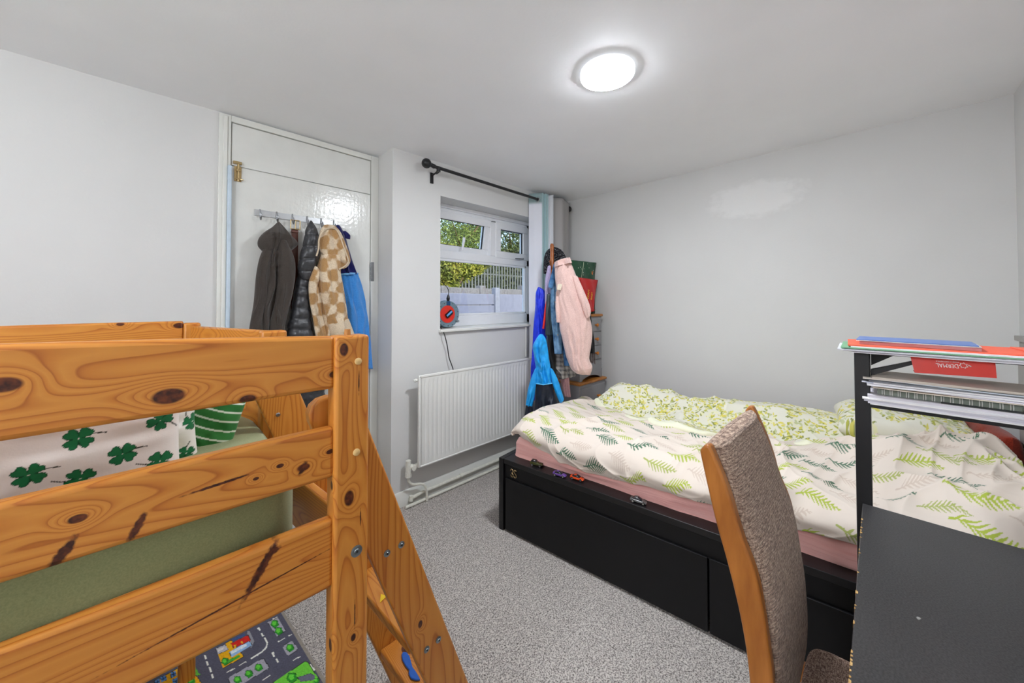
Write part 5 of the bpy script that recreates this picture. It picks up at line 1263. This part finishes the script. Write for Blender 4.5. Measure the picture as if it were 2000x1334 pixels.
# ================================================================== GARMENTS
def garment_rings(rows, P0, n, depth, folds=(6, .08), ph=0., off=0., puff=None, seg=84, sub=12, foldgrow=True, crease=.75, crumple=.10):
    """rows: (xl,yl,xr,yr[,depth factor]) pixel ends of successive cross sections in the plane (P0,n)"""
    nn = Vector(n).normalized(); L_, R_, D_ = [], [], []
    for r_ in rows:
        a = PN(r_[0], r_[1], P0, n); b_ = PN(r_[2], r_[3], P0, n); L_.append(a); R_.append(b_); D_.append(r_[4] if len(r_) > 4 else 1.0)
    Ls, Rs = smoothpath(L_, sub), smoothpath(R_, sub); Ds = []
    for i in range(len(D_) - 1): Ds += [D_[i] * (1 - j / sub) + D_[i + 1] * j / sub for j in range(sub)]
    Ds.append(D_[-1]); rings = []; N_ = len(Ls); dist = 0; prev = None
    TH_ = np.linspace(0, 2 * pi, seg, endpoint=False)
    sd = int(abs(ph) * 37 + folds[0] * 11) % 200
    for k in range(N_):
        a, b_ = Ls[k], Rs[k]; c = (a + b_) / 2 + nn * off; h = (b_ - a) / 2; t = k / (N_ - 1)
        if prev is not None: dist += (c - prev).length
        prev = c; pf = 1.0
        if puff: pf = .66 + .34 * abs(sin(dist / puff * pi)) ** .42
        amp = folds[1] * (t ** .5 if foldgrow else 1.0); hl = h.length
        d = depth * Ds[k] * min(1.0, .35 + hl / .10)
        ct, st = np.cos(TH_), np.sin(TH_)
        # long soft folds: crease noise in (position across, length)
        xa = ct * hl / .028; cr = (1 - np.abs(vnoise(xa + .8 * vnoise(xa * .5, np.full(seg, dist * 7.), sd + 3) + (st > 0) * 31, np.full(seg, dist * 3.2), sd))) ** 2.2
        fine = vnoise(xa * 1.7 + 9, np.full(seg, dist * 26.), sd + 7)
        w1 = 1 + amp * np.sin(folds[0] * TH_ + ph + 1.1 * sin(t * 5 + ph)) * np.abs(st) + (0 if puff else (cr - .45) * crease * (0.35 + .65 * min(1, t * 2.2)) * np.abs(st)) + fine * (crumple if not puff else .06) * np.abs(st)
        wx = 1 + .03 * vnoise(np.full(seg, dist * 14.) + (ct > 0) * 7.7, ct * 0, sd + 9)
        rings.append([c + h * (ct[i] * (pf * .35 + .65) * wx[i]) + nn * (st[i] * d * w1[i] * pf) for i in range(seg)])
    return rings
def garment(name, rows, P0, n, depth, mat, parent=None, puffv=None, **kw):
    g = np.array([[tuple(p) for p in r_] for r_ in garment_rings(rows, P0, n, depth, puff=puffv, **kw)])
    a = g[0].mean(0); b_ = g[-1].mean(0); e0 = a + (g[0] - a) * .55; e00 = a + (g[0] - a) * .02; e1 = b_ + (g[-1] - b_) * .8 ; e11 = b_ + (g[-1] - b_) * .02
    up = (a - g[min(3, len(g) - 1)].mean(0)); up /= max(np.linalg.norm(up), 1e-6)
    g = np.concatenate([[e00 + up * .006], [e0 + up * .005], g, [e1 + np.array([0, 0, .003])], [e11 + np.array([0, 0, .010])]])
    return gridobj(name, g, mat, parent, closed=True)
ND = (0, -1, 0)
def gt(name, p, label, cat, group=None): return thing(name, tuple(p), label, cat, group)
# hook rail on the door
M_clear = plain('grey satin metal rail', (186, 188, 190), .3, .5, .4)
YH = YD - .014
ra, rb = PY(497, 414.5, YH), PY(659, 436, YH)
rail = thing('hook_rail', tuple((ra + rb) / 2), 'grey metal rail of coat hooks screwed across the white door', 'coat rack')
MB().box((ra.x, YH - .004, ra.z - .018), (rb.x, YH + .002, ra.z + .018)).build('back_plate', M_clear, rail, bevel=.0015)
hooks = []
for px in (507.7, 540.7, 571, 599.8, 627.3, 652):
    p = PY(px, 414 + (px - 507.7) * .145, YH - .006); z0 = ra.z; x = p.x; hooks.append(x)
    b = MB(); b.tube(smoothpath([(x, YH - .006, z0 + .020), (x, YH - .010, z0), (x, YH - .012, z0 - .028), (x, YH - .030, z0 - .042), (x, YH - .042, z0 - .026), (x, YH - .044, z0 - .012)]), .0032, 8); b.tube([(x, YH - .008, z0 - .015), (x, YH - .030, z0 - .018), (x, YH - .036, z0 - .006)], .0028, 8)
    b.build('hook', M_steel, rail, smooth=True)
# --- charcoal fleece hoodie
YH1 = YD - .085; P1 = (0, YH1, 0)
M_ch = fabric('charcoal brown fleece', (74, 67, 62), (58, 52, 48), 350, .95, .25, fuzz=.4)
h1 = gt('fleece_jacket', PY(540, 436, YH1), 'charcoal brown hooded fleece jacket, leftmost on the door hooks', 'jacket')
garment('body', [(534, 455, 552, 455, .5), (522, 476, 562, 478, .8), (508, 505, 567, 505), (502, 545, 569, 540), (500, 590, 564, 590), (502, 640, 556, 640), (500, 705, 560, 705)], P1, ND, .055, M_ch, h1, folds=(7, .20), ph=.6)
garment('sleeve', [(516, 478, 534, 480, .7), (504, 505, 527, 508), (497, 540, 523, 545), (493, 590, 518, 592), (489, 615, 515, 618), (484.5, 640, 511, 644, .9), (484, 646, 510, 648, .8)], P1, ND, .036, M_ch, h1, folds=(5, .12), ph=1.2, off=.035)
garment('sleeve', [(538, 470, 556, 472, .7), (538, 505, 571, 506), (538, 545, 573, 540), (534, 590, 565, 585), (526, 622, 556, 620), (522, 646, 551, 648, .8)], P1, ND, .036, M_ch, h1, folds=(5, .14), ph=2.4, off=.040)
garment('hood', [(539, 436, 545, 436, .4), (529, 445, 555, 447, .8), (514, 455, 567, 462), (503, 468, 577, 472, .95), (501, 481, 578, 480, .85), (509, 491, 567, 490, .6)], P1, ND, .042, M_ch, h1, folds=(4, .22), ph=.3, off=.022, foldgrow=False)
b = MB(); b.tube([PY(542.5, 437, YH1), PY(541.5, 428, YH1 + .03)], .003, 6); b.build('hanging_loop', M_ch, h1)
# --- belt
M_lea = plain('brown leather', (92, 42, 24), .35, .5, nz=.15, sc=40, bump=.1)
bx_ = PY(575, 470, YD - .05).x; bt = gt('belt', PY(576, 430, YD - .05), 'brown leather belt with a square brass buckle hanging beside the hoodie', 'belt')
pt = [PY(575.5, 447, YD - .05), PY(576, 470, YD - .045), PY(575.5, 500, YD - .04), PY(575, 560, YD - .035), PY(574.5, 640, YD - .035), PY(574, 720, YD - .035)]
rr = []
for p in smoothpath(pt): rr.append([p + Vector((-.017, 0, 0)), p + Vector((.017, 0, 0)), p + Vector((.017, .0035, 0)), p + Vector((-.017, .0035, 0))])
MB().loft(rr).build('strap', M_lea, bt)
p = PY(575.5, 452, YD - .053); MB().box(p - Vector((.019, .004, .007)), p + Vector((.019, .006, .007))).build('keeper_loop', M_lea, bt, bevel=.002)
b = MB(); c0 = PY(577, 439, YD - .055); a_, h_ = .024, .026
q = [c0 + Vector(v) for v in ((-a_, 0, -h_), (a_, 0, -h_), (a_, 0, h_), (-a_, 0, h_))]
for i in range(4): b.tube([q[i], q[(i + 1) % 4]], .0028, 8)
b.tube([c0 + Vector((0, 0, -h_)), c0 + Vector((.002, -.004, h_))], .0022, 8); b.build('buckle', M_brass, bt, smooth=True)
# --- black quilted puffer
YH2 = YD - .075; P2_ = (0, YH2, 0)
M_pf = NM('black quilted nylon', .38, .5); _n = M_pf.noise(M_pf.pos(), 60, 3); M_pf.color(M_pf.ramp(_n, [(.3, srgb(48, 49, 52)), (.7, srgb(66, 67, 71))])); M_pf.bump(_n, .5, .004); M_pf = M_pf.m
h2 = gt('puffer_coat', PY(604, 434, YH2), 'long black quilted puffer coat hanging in the middle of the door hooks', 'coat')
garment('body', [(590, 500, 608, 500, .5), (580, 540, 608, 540, .8), (574, 570, 605, 570), (568, 610, 606, 610), (560, 650, 612, 650), (560, 700, 622, 700), (566, 760, 634, 760), (572, 832, 642, 832)], P2_, ND, .055, M_pf, h2, puffv=.062, folds=(3, .10), ph=.2)
garment('hood', [(602, 434, 607, 434, .4), (594, 450, 616, 449, .9), (590, 470, 622, 470), (584, 492, 621, 492), (579, 515, 615, 512), (579, 532, 608, 532, .8), (588, 547, 602, 547, .5)], P2_, ND, .046, M_pf, h2, puffv=.075, folds=(3, .10), ph=1.5, off=.03, foldgrow=False)
# --- sherpa
def sherpa():
    m = NM('sherpa fleece in tan and cream blocks', 1.0, .05)
    wv = m.n('ShaderNodeTexNoise'); m.l(m.pos(), wv.inputs['Vector']); wv.inputs['Scale'].default_value = 14; wv.inputs['Detail'].default_value = 2
    va = m.n('ShaderNodeVectorMath', operation='MULTIPLY_ADD'); m.l(wv.outputs['Color'], va.inputs[0]); va.inputs[1].default_value = (.07, .07, .07); m.l(m.pos(), va.inputs[2])
    sx_ = m.n('ShaderNodeSeparateXYZ'); m.l(va.outputs[0], sx_.inputs[0])
    f = m.math('ADD', .5, m.math('MULTIPLY', m.math('MULTIPLY', m.math('SINE', m.math('MULTIPLY', sx_.outputs[0], 62.)), m.math('SINE', m.math('MULTIPLY', sx_.outputs[2], 48.))), .75))
    f = m.math('ADD', f, m.math('MULTIPLY', m.math('SUBTRACT', m.noise(m.pos(), 70, 3), .5), .3))
    n_ = m.noise(m.pos(), 190, 3, .7)
    c = m.ramp(f, [(.30, srgb(240, 222, 194)), (.62, srgb(190, 148, 98))]); c = m.mix(m.math('MULTIPLY', m.ramp(n_, [(.35, (1, 1, 1, 1)), (.6, (0, 0, 0, 1))]), .35), c, srgb(150, 112, 68))
    m.color(c); m.b.inputs['Sheen Weight'].default_value = .4; m.bump(n_, .9, .006); return m.m
M_sh = sherpa(); M_trim = fabric('cream trim', (226, 206, 178), None, 300, .9, .2)
YH3 = YD - .095; P3_ = (0, YH3, 0)
h3 = gt('sherpa_jacket', PY(638, 441, YH3), 'tan and cream checked sherpa fleece jacket on the door hooks', 'jacket')
garment('body', [(630, 460, 650, 460, .5), (624, 500, 660, 500, .8), (616, 535, 666, 535), (614, 570, 672, 570), (616, 610, 677, 610), (618, 650, 684, 650), (618, 720, 690, 720)], P3_, ND, .052, M_sh, h3, folds=(5, .15), ph=.6)
garment('sleeve', [(612, 520, 628, 535, .7), (602, 545, 618, 556), (600, 562, 620, 566), (602, 590, 622, 592), (608, 620, 628, 620), (613, 650, 634, 650), (620, 690, 640, 690)], P3_, ND, .034, M_sh, h3, folds=(4, .10), ph=2., off=.026)
garment('sleeve', [(622, 500, 660, 500, .7), (620, 530, 660, 532), (622, 560, 664, 560), (626, 590, 668, 590), (632, 620, 672, 616), (636, 633, 675, 624)], P3_, ND, .036, M_sh, h3, folds=(4, .12), ph=.9, off=.046)
tag(garment('cuff', [(635, 633, 675, 622), (638, 645, 681, 637), (641, 656, 688, 654), (643, 662, 690, 662)], P3_, ND, .034, M_trim, h3, folds=(3, .05), ph=.9, off=.048), 'cream turned back cuff')
garment('hood', [(630, 441, 652, 443, .5), (622, 452, 662, 455, .9), (621, 472, 670, 475), (622, 490, 677, 495), (634, 505, 680, 510, .9), (652, 516, 676, 520, .7), (661, 525, 668, 526, .4)], P3_, ND, .040, M_sh, h3, folds=(3, .20), ph=1.0, off=.030, foldgrow=False)
b = MB(); tp = [PN(px, py, (0, YH3 - .068, 0), ND) for px, py in ((618, 500), (622, 486), (623, 468), (629, 454), (642, 446), (656, 448), (664, 462), (671, 482), (678, 500), (680, 512), (672, 521), (662, 526))]
b.tube(smoothpath(tp), .0045, 8); b.build('hood_trim', M_trim, h3, smooth=True)
# --- navy and blue fleece
M_nv = fabric('navy plush fleece', (20, 20, 96), (14, 14, 70), 220, .9, .3, fuzz=.7); M_bl = fabric('sky blue plush fleece', (64, 140, 212), (48, 118, 192), 220, .9, .3, fuzz=.6)
YH4 = YD - .055; P4_ = (0, YH4, 0)
h4 = gt('fleece_robe', PY(662, 441, YH4), 'sky blue plush fleece with navy top, rightmost on the door hooks', 'jacket')
garment('yoke', [(656, 441, 664, 441, .5), (656, 460, 674, 460, .8), (656, 490, 682, 490), (658, 515, 690, 515), (660, 538, 698.5, 536)], P4_, ND, .045, M_nv, h4, folds=(4, .10), ph=.6)
garment('hood', [(664, 455, 674, 452, .6), (670, 459, 682, 460, .8), (672, 466, 682, 468, .5)], P4_, ND, .03, M_nv, h4, folds=(3, .1), off=.015)
garment('body', [(660, 537, 698.5, 535), (662, 560, 706, 556), (664, 590, 713, 588), (666, 620, 718, 618), (668, 655, 722, 652), (668, 720, 728, 720)], P4_, ND, .046, M_bl, h4, folds=(4, .12), ph=.9)
garment('trim', [(660, 535, 699, 533), (660, 538, 700, 536)], P4_, ND, .048, plain('pale blue trim', (120, 180, 230), .8), h4, folds=(4, .1), ph=.6)

# ================================================================== COAT STAND
M_st = plain('varnished stand wood', (150, 82, 32), .3, nz=.2, sc=30)
sx, sy = 2.26, 1.835
stand = thing('coat_stand', (sx, sy, 0), 'wooden coat stand loaded with coats in the corner behind the bed', 'coat stand')
MB().tube([(sx, sy, .05), (sx, sy, 1.80), (sx, sy, 1.815)], [.017, .0155, .010], 16).build('pole', M_st, stand, smooth=True)
for k in range(3):
    a = radians(90 + 120 * k); e = (sx + .19 * cos(a), sy + .19 * sin(a), .012) if k != 2 else (sx + .10 * cos(a), sy + .06 * sin(a), .012)
    if k == 1: e = (sx - .17, sy + .02, .012)
    MB().tube([(sx, sy, .22), ((sx + e[0]) / 2, (sy + e[1]) / 2, .10), e], [.013, .013, .012], 10).build('leg', M_st, stand, smooth=True)
for k, (dx, dy, dz, z) in enumerate(((-.06, -.03, .07, 1.60), (.07, -.05, .07, 1.58), (.05, .06, .07, 1.62), (-.05, .07, .07, 1.2), (.02, -.08, .06, 1.25))):
    MB().tube([(sx, sy, z), (sx + dx, sy + dy, z + dz)], [.009, .007], 10).build('peg', M_st, stand, smooth=True)
NF = (-WX, -WY, 0)
def PF(f): return (WX * f, WY * f, 1.0)
def fpt(px, py, f): return PN(px, py, PF(f), NF)
# royal blue raincoat (behind)
M_rb = NM('royal blue waterproof nylon', .4, .4); _n = M_rb.noise(M_rb.pos(), 22, 3); M_rb.color(M_rb.ramp(_n, [(.3, srgb(14, 34, 190)), (.7, srgb(30, 62, 228))])); M_rb.bump(_n, .6, .008); M_rb = M_rb.m
c1 = gt('raincoat', fpt(1052, 562, 2.90), 'royal blue waterproof coat with red edging on the left of the coat stand', 'coat')
garment('body', [(1050, 562, 1056, 562, .5), (1046, 574, 1066, 572, .8), (1045, 600, 1068, 600), (1042, 640, 1068, 640), (1039, 690, 1066, 690), (1036, 735, 1062, 735), (1036, 780, 1062, 780)], PF(2.92), NF, .04, M_rb, c1, folds=(5, .16), ph=.5, crumple=.2)
b = MB(); b.tube(smoothpath([fpt(1070, 582, 2.83), fpt(1066, 600, 2.82), fpt(1064, 620, 2.82), fpt(1061, 642, 2.82)]), .008, 8); tag(b.build('zip_edge', plain('red webbing', (214, 36, 30), .6), c1, smooth=True), 'red edging strip')
# dark knitted hat / fur hood
M_kn = NM('black and white knitted wool', 1.0, .1); v_ = M_kn.n('ShaderNodeTexVoronoi'); M_kn.l(M_kn.pos(), v_.inputs['Vector']); v_.inputs['Scale'].default_value = 120
M_kn.color(M_kn.ramp(v_.outputs['Distance'], [(.3, srgb(24, 24, 28)), (.6, srgb(48, 47, 51)), (.85, srgb(130, 128, 130))])); M_kn.bump(v_.outputs['Distance'], 1.0, .008); M_kn = M_kn.m
c2 = gt('knitted_hat', fpt(1082, 485, 2.86), 'dark speckled knitted hat on top of the coat stand', 'hat')
garment('crown', [(1076, 484, 1088, 484, .6), (1068, 490, 1098, 490, .9), (1063, 502, 1106, 504), (1061, 518, 1108, 518), (1061, 534, 1104, 536, .95)], PF(3.00), NF, .08, M_kn, c2, folds=(8, .04), foldgrow=False)
for m_ in bpy.data.objects: pass
# lilac lining scrap coat behind denim
M_lil = fabric('lilac lining', (190, 176, 214), None, 200, .8, .2)
c3 = gt('lilac_jacket', fpt(1068, 520, 2.86), 'lilac jacket edge showing between the blue coat and denim jacket', 'jacket')
garment('body', [(1070, 520, 1076, 520, .5), (1065, 545, 1076, 545), (1064, 575, 1078, 575), (1066, 620, 1080, 620)], PF(2.84), NF, .035, M_lil, c3, folds=(4, .1))
# black leather jacket
M_bk = plain('black leather', (24, 26, 28), .28, .5, nz=.15, sc=30, bump=.3)
c4 = gt('leather_jacket', fpt(1074, 580, 2.80), 'black leather jacket sleeve hanging between the blue coat and denim jacket', 'jacket')
garment('sleeve', [(1068, 575, 1078, 575, .7), (1066, 610, 1079, 610), (1065.5, 655, 1079, 655)], PF(2.80), NF, .030, plain('dark teal grey leather', (44, 56, 62), .3, .5, nz=.15, sc=30, bump=.3), c4, folds=(4, .12))
garment('body', [(1070, 640, 1084, 640), (1070, 690, 1085, 690), (1072, 722, 1086, 722), (1074, 760, 1086, 760)], PF(2.83), NF, .035, M_bk, c4, folds=(4, .12))
# plaid coat
def plaid():
    m = NM('grey checked wool', .95, .1); x = m.n('ShaderNodeSeparateXYZ'); m.l(m.pos(), x.inputs[0]); h = m.math('ADD', m.math('MULTIPLY', x.outputs[0], RX), m.math('MULTIPLY', x.outputs[1], RY))
    def bands(c, per, wd, ph): return m.math('LESS_THAN', m.math('FRACT', m.math('ADD', m.math('MULTIPLY', c, 1 / per), ph)), wd)
    k = m.math('ADD', bands(h, .034, .45, .1), bands(x.outputs[2], .034, .45, .3)); fine = m.math('ADD', bands(h, .0062, .5, 0), bands(x.outputs[2], .0062, .5, 0))
    f = m.math('ADD', m.math('MULTIPLY', k, .25), m.math('MULTIPLY', fine, .25)); m.color(m.ramp(f, [(.0, srgb(206, 198, 188)), (.45, srgb(142, 138, 136)), (1., srgb(52, 52, 58))])); return m.m
c5 = gt('checked_coat', fpt(1090, 690, 2.86), 'grey checked wool coat hem below the denim jacket', 'coat')
garment('body', [(1082, 640, 1100, 640, .7), (1081, 690, 1106, 690), (1082, 716, 1112, 716), (1088, 728, 1122, 726), (1092, 740, 1124, 733)], PF(2.86), NF, .045, plaid(), c5, folds=(4, .14))
# pink lower garment
M_pk2 = fabric('dusty pink jersey', (222, 172, 176), None, 250, .85, .2)
c6 = gt('pink_jumper', fpt(1104, 730, 2.88), 'dusty pink garment hanging lowest below the checked coat', 'top')
garment('body', [(1092, 700, 1108, 700, .7), (1094, 738, 1111, 735), (1098, 756, 1113, 756), (1103, 774, 1115, 775)], PF(2.88), NF, .03, M_pk2, c6, folds=(3, .15))
# denim
def denim(name, a, b_):
    m = NM(name, .85, .15); f = m.noise(m.pos(), 260, 3, .7); g = m.noise(m.pos(), 16, 4, .6); m.color(m.mix(m.ramp(g, [(.35, (0, 0, 0, 1)), (.65, (1, 1, 1, 1))]), srgb(*a), srgb(*b_))); m.bump(m.math('ADD', m.math('MULTIPLY', f, .4), g), .6, .006); return m.m
M_dn = denim('washed denim', (58, 96, 136), (126, 164, 196)); M_dn2 = denim('mid denim', (44, 84, 130), (92, 138, 182))
c7 = gt('denim_jacket', fpt(1082, 525, 2.77), 'washed blue denim jacket between the blue coat and pink fleece', 'jacket')
garment('body', [(1080, 520, 1088, 518, .5), (1076, 545, 1092, 545, .8), (1075, 580, 1094, 580), (1076, 620, 1096, 620), (1080, 655, 1097, 655), (1083, 691, 1099, 690)], PF(2.78), NF, .042, M_dn, c7, folds=(5, .16))
garment('sleeve', [(1086, 545, 1096, 545, .8), (1088, 590, 1102, 590), (1092, 640, 1108, 640), (1098, 680, 1114, 680), (1102, 714, 1116, 714)], PF(2.81), NF, .030, M_dn2, c7, folds=(4, .10))
garment('collar', [(1081, 516, 1087, 512, .5), (1077, 535, 1089, 534, 1), (1072, 552, 1083, 552, .8), (1071, 561, 1078, 564, .5)], PF(2.74), NF, .018, M_dn2, c7, folds=(3, .05))
for k in range(3):
    p = fpt(1084 + k * 2.5, 590 + k * 32, 2.728); MB().tube([p, p + Vector(NF) * .004], .004, 10).build('button', M_brass, c7, smooth=True)
# pink sherpa fleece
M_pk = fabric('pink sherpa fleece', (230, 198, 190), (208, 172, 166), 170, 1.0, .8, fuzz=.4)
c8 = gt('pink_fleece', fpt(1100, 506, 2.66), 'pale pink sherpa fleece jacket hanging in front on the coat stand', 'jacket')
garment('body', [(1084, 514, 1112, 506, .7), (1084, 540, 1122, 530, .9), (1088, 580, 1135, 570), (1091, 620, 1150, 612), (1096, 655, 1157, 648), (1103, 685, 1155, 676), (1110, 706, 1151, 700), (1117, 722, 1156, 716), (1125, 729, 1153, 731, .7)], PF(2.68), NF, .07, M_pk, c8, folds=(4, .08), crease=.3, crumple=.05)
garment('sleeve', [(1118, 540, 1128, 540, .7), (1128, 575, 1142, 572), (1138, 605, 1153, 600), (1146, 622, 1153, 617, .6)], PF(2.62), NF, .035, M_pk, c8, folds=(3, .06))
garment('collar', [(1083, 512, 1113, 503, .9), (1083, 522, 1117, 514, 1.)], PF(2.67), NF, .075, M_pk, c8, folds=(3, .04), foldgrow=False)
garment('sleeve', [(1086, 570, 1090, 570, .5), (1085, 600, 1093, 600, .8), (1087, 630, 1094, 630, .6)], PF(2.66), NF, .03, M_pk, c8, folds=(3, .04))
tag(garment('patch', [(1089, 556, 1098, 556, .5), (1088, 566, 1095, 567, .5)], PF(2.605), NF, .006, fabric('cream patch', (236, 222, 200)), c8), 'small cream patch')
# scarf
c9 = gt('scarf', fpt(1155, 620, 2.72), 'black fringed scarf hanging in front of the grey chest knobs', 'scarf')
M_scf = fabric('black scarf', (26, 25, 28), (16, 15, 18), 200)
garment('cloth', [(1148, 612, 1154, 612, .6), (1149, 640, 1157, 640), (1150, 670, 1161, 668), (1151, 690, 1162, 690)], PF(2.76), NF, .02, M_scf, c9, folds=(4, .15))
b = MB(); r = np.random.RandomState(2)
for k in range(16):
    x = 1151.5 + k * .72; b.tube([fpt(x, 688, 2.76), fpt(x + r.uniform(-1, 1), 700, 2.755), fpt(x + r.uniform(-1.5, 1.5), 707 + r.uniform(0, 6), 2.75)], .0014, 4)
tag(b.build('fringe', plain('scarf fringe', (60, 40, 34), .9), c9), None, None, None, 'stuff')
# ski jacket
M_cy = NM('cyan ski jacket nylon', .38, .4); _n = M_cy.noise(M_cy.pos(), 26, 3); M_cy.color(M_cy.ramp(_n, [(.3, srgb(16, 138, 212)), (.7, srgb(36, 164, 236))])); M_cy.bump(_n, .6, .008); M_cy = M_cy.m
M_dk = NM('dark navy ski nylon', .45, .35); _n = M_dk.noise(M_dk.pos(), 30, 3); M_dk.color(M_dk.ramp(_n, [(.3, srgb(26, 30, 42)), (.7, srgb(38, 43, 56))])); M_dk.bump(_n, .5, .005); M_dk = M_dk.m
c10 = gt('ski_jacket', fpt(1057, 653, 2.66), 'cyan and dark navy hooded ski jacket hanging low on the coat stand beside the radiator', 'jacket')
garment('torso', [(1053, 654, 1061, 654, .5), (1046, 664, 1066, 662, .85), (1040.5, 677, 1069, 676, 1.0), (1042, 692, 1071, 690, .9), (1044, 704, 1073, 704, 1.0), (1046, 718, 1075, 716, .9), (1046, 735, 1077, 735), (1046, 749, 1079, 748)], PF(2.67), NF, .056, M_cy, c10, folds=(5, .10), foldgrow=False, crumple=.30)
b = MB(); b.tube(smoothpath([fpt(1046, 749, 2.60), fpt(1062, 751, 2.595), fpt(1079, 748.5, 2.60)]), .003, 6); b.build('seam', plain('pale blue seam', (90, 190, 240), .5), c10, smooth=True)
garment('body', [(1046, 747, 1079, 746), (1045, 775, 1083, 770), (1043, 800, 1088, 790), (1042, 832, 1094, 818), (1042, 860, 1096, 850)], PF(2.69), NF, .062, M_dk, c10, folds=(4, .06))
garment('sleeve', [(1044, 722, 1048, 720, .6), (1037, 740, 1048, 742), (1031, 762, 1045, 766), (1028, 780, 1042, 784), (1027, 791, 1039, 795, .9)], PF(2.66), NF, .035, M_cy, c10, folds=(3, .08))
garment('cuff', [(1027, 790, 1040, 794), (1025, 808, 1042, 812), (1023, 824, 1042, 830)], PF(2.66), NF, .034, M_dk, c10, folds=(3, .08))
garment('sleeve', [(1074, 720, 1080, 722, .6), (1077, 740, 1089, 740), (1083, 762, 1096, 762), (1090, 780, 1101, 778), (1094, 787, 1100, 783, .7)], PF(2.64), NF, .035, M_cy, c10, folds=(3, .08))

# ================================================================== CABLE REEL at the window
M_rl = plain('grey blue reel plastic', (112, 134, 146), .4); M_rr = plain('red reel label', (222, 52, 38), .4)
RC = PY(874.5, 613.5, 2.30); reel = thing('cable_reel', tuple(RC), 'round grey extension cable reel with a red centre hanging at the window', 'cable reel')
b = MB(); b.disc(RC + Vector((0, .012, 0)), (0, -1, 0), .104, .020, 48, .100); b.build('flange', M_rl, reel, smooth=True, bevel=.002)
b = MB(); b.disc(RC + Vector((0, .045, 0)), (0, -1, 0), .104, .008, 48); b.build('flange', M_rl, reel, smooth=True)
b = MB(); b.disc(RC + Vector((0, .037, 0)), (0, -1, 0), .07, .026, 32); b.build('drum', M_black, reel, smooth=True)
b = MB(); b.disc(RC + Vector((-.008, -.008, 0)), (0, -1, 0), .066, .003, 40); b.build('label', M_rr, reel)
c = RC + Vector((-.004, -.012, .002))
def rot(v, a=radians(38)): return Vector((v[0] * cos(a) - v[2] * sin(a), v[1], v[0] * sin(a) + v[2] * cos(a)))
b = MB(); b.hexa([c + rot(v) for v in ((-.030, 0, -.022), (.034, 0, -.022), (.034, -.018, -.018), (-.030, -.018, -.018), (-.030, 0, .016), (.034, 0, .016), (.034, -.018, .010), (-.030, -.018, .010))]); b.build('socket', plain('black socket', (24, 26, 32), .3), reel, bevel=.003)
b = MB(); b.hexa([c + rot(v) for v in ((-.028, -.0182, -.004), (.030, -.0182, -.004), (.030, -.0182, .0095), (-.028, -.0182, .0095), (-.028, -.019, -.004), (.030, -.019, -.004), (.030, -.019, .0095), (-.028, -.019, .0095))]); b.build('socket_cover', plain('blue socket flap', (96, 160, 214), .3), reel)
b = MB()
for x, z, s_ in ((-.036, .012, .9), (-.045, .006, 1.), (-.034, -.006, .8)): b.ball(c + Vector((x * .9, .004, z)), (.018 * s_, .002, .016 * s_), 10, 6)
b.build('label_print', plain('pale print', (214, 226, 232), .5), reel, smooth=True)
for k in range(14):
    a = 2 * pi * k / 14 + .2; q1 = RC + Vector((cos(a) * .084, -.0085, sin(a) * .084)); q2 = RC + Vector((cos(a) * .093, -.0085, sin(a) * .093))
    b = MB(); b.tube([q1, q2], .0022, 6); b.build('slot', M_black, reel)
b = MB(); b.box(RC + Vector((-.016, -.012, .066)), RC + Vector((.016, -.007, .098))); b.build('handle', plain('dark blue plastic', (30, 70, 110), .4), reel, bevel=.002)
b = MB(); q = RC + Vector((.078, -.008, -.055)); b.tube([q, q - Vector((0, .02, 0))], .010, 14); b.build('winding_knob', plain('grey knob', (130, 136, 140), .4), reel, smooth=True)
b = MB(); q = RC + Vector((.0, -.004, .100)); b.tube([q, q + Vector((0, 0, .02))], [.010, .014], 12); b.tube([q + Vector((0, 0, .02)), q + Vector((.002, 0, .036))], [.014, .009], 12); b.tube([q + Vector((.002, 0, .034)), q + Vector((.002, 0, .048))], [.010, .006], 10)
b.tube(smoothpath([q + Vector((.002, 0, .045)), q + Vector((.004, 0, .075)), q + Vector((-.012, .0, .105)), q + Vector((-.05, .03, .15)), q + Vector((-.105, .06, .20))]), .0028, 8)
b.build('hanging_cord', M_black, reel, smooth=True)
b = MB(); b.tube(smoothpath([(RC.x - .085, 2.295, RC.z - .075), PY(862, 642, 2.25), PY(867, 652, YW - .035) + Vector((0, 0, .004)), PY(870, 660, YW - .040), PY(874, 678, YW - .03), PY(877, 698, YW - .03), PY(884, 718, YW - .04), PY(885, 724, YW - .045)]), .0036, 8)
b.build('flex', M_black, reel, smooth=True)
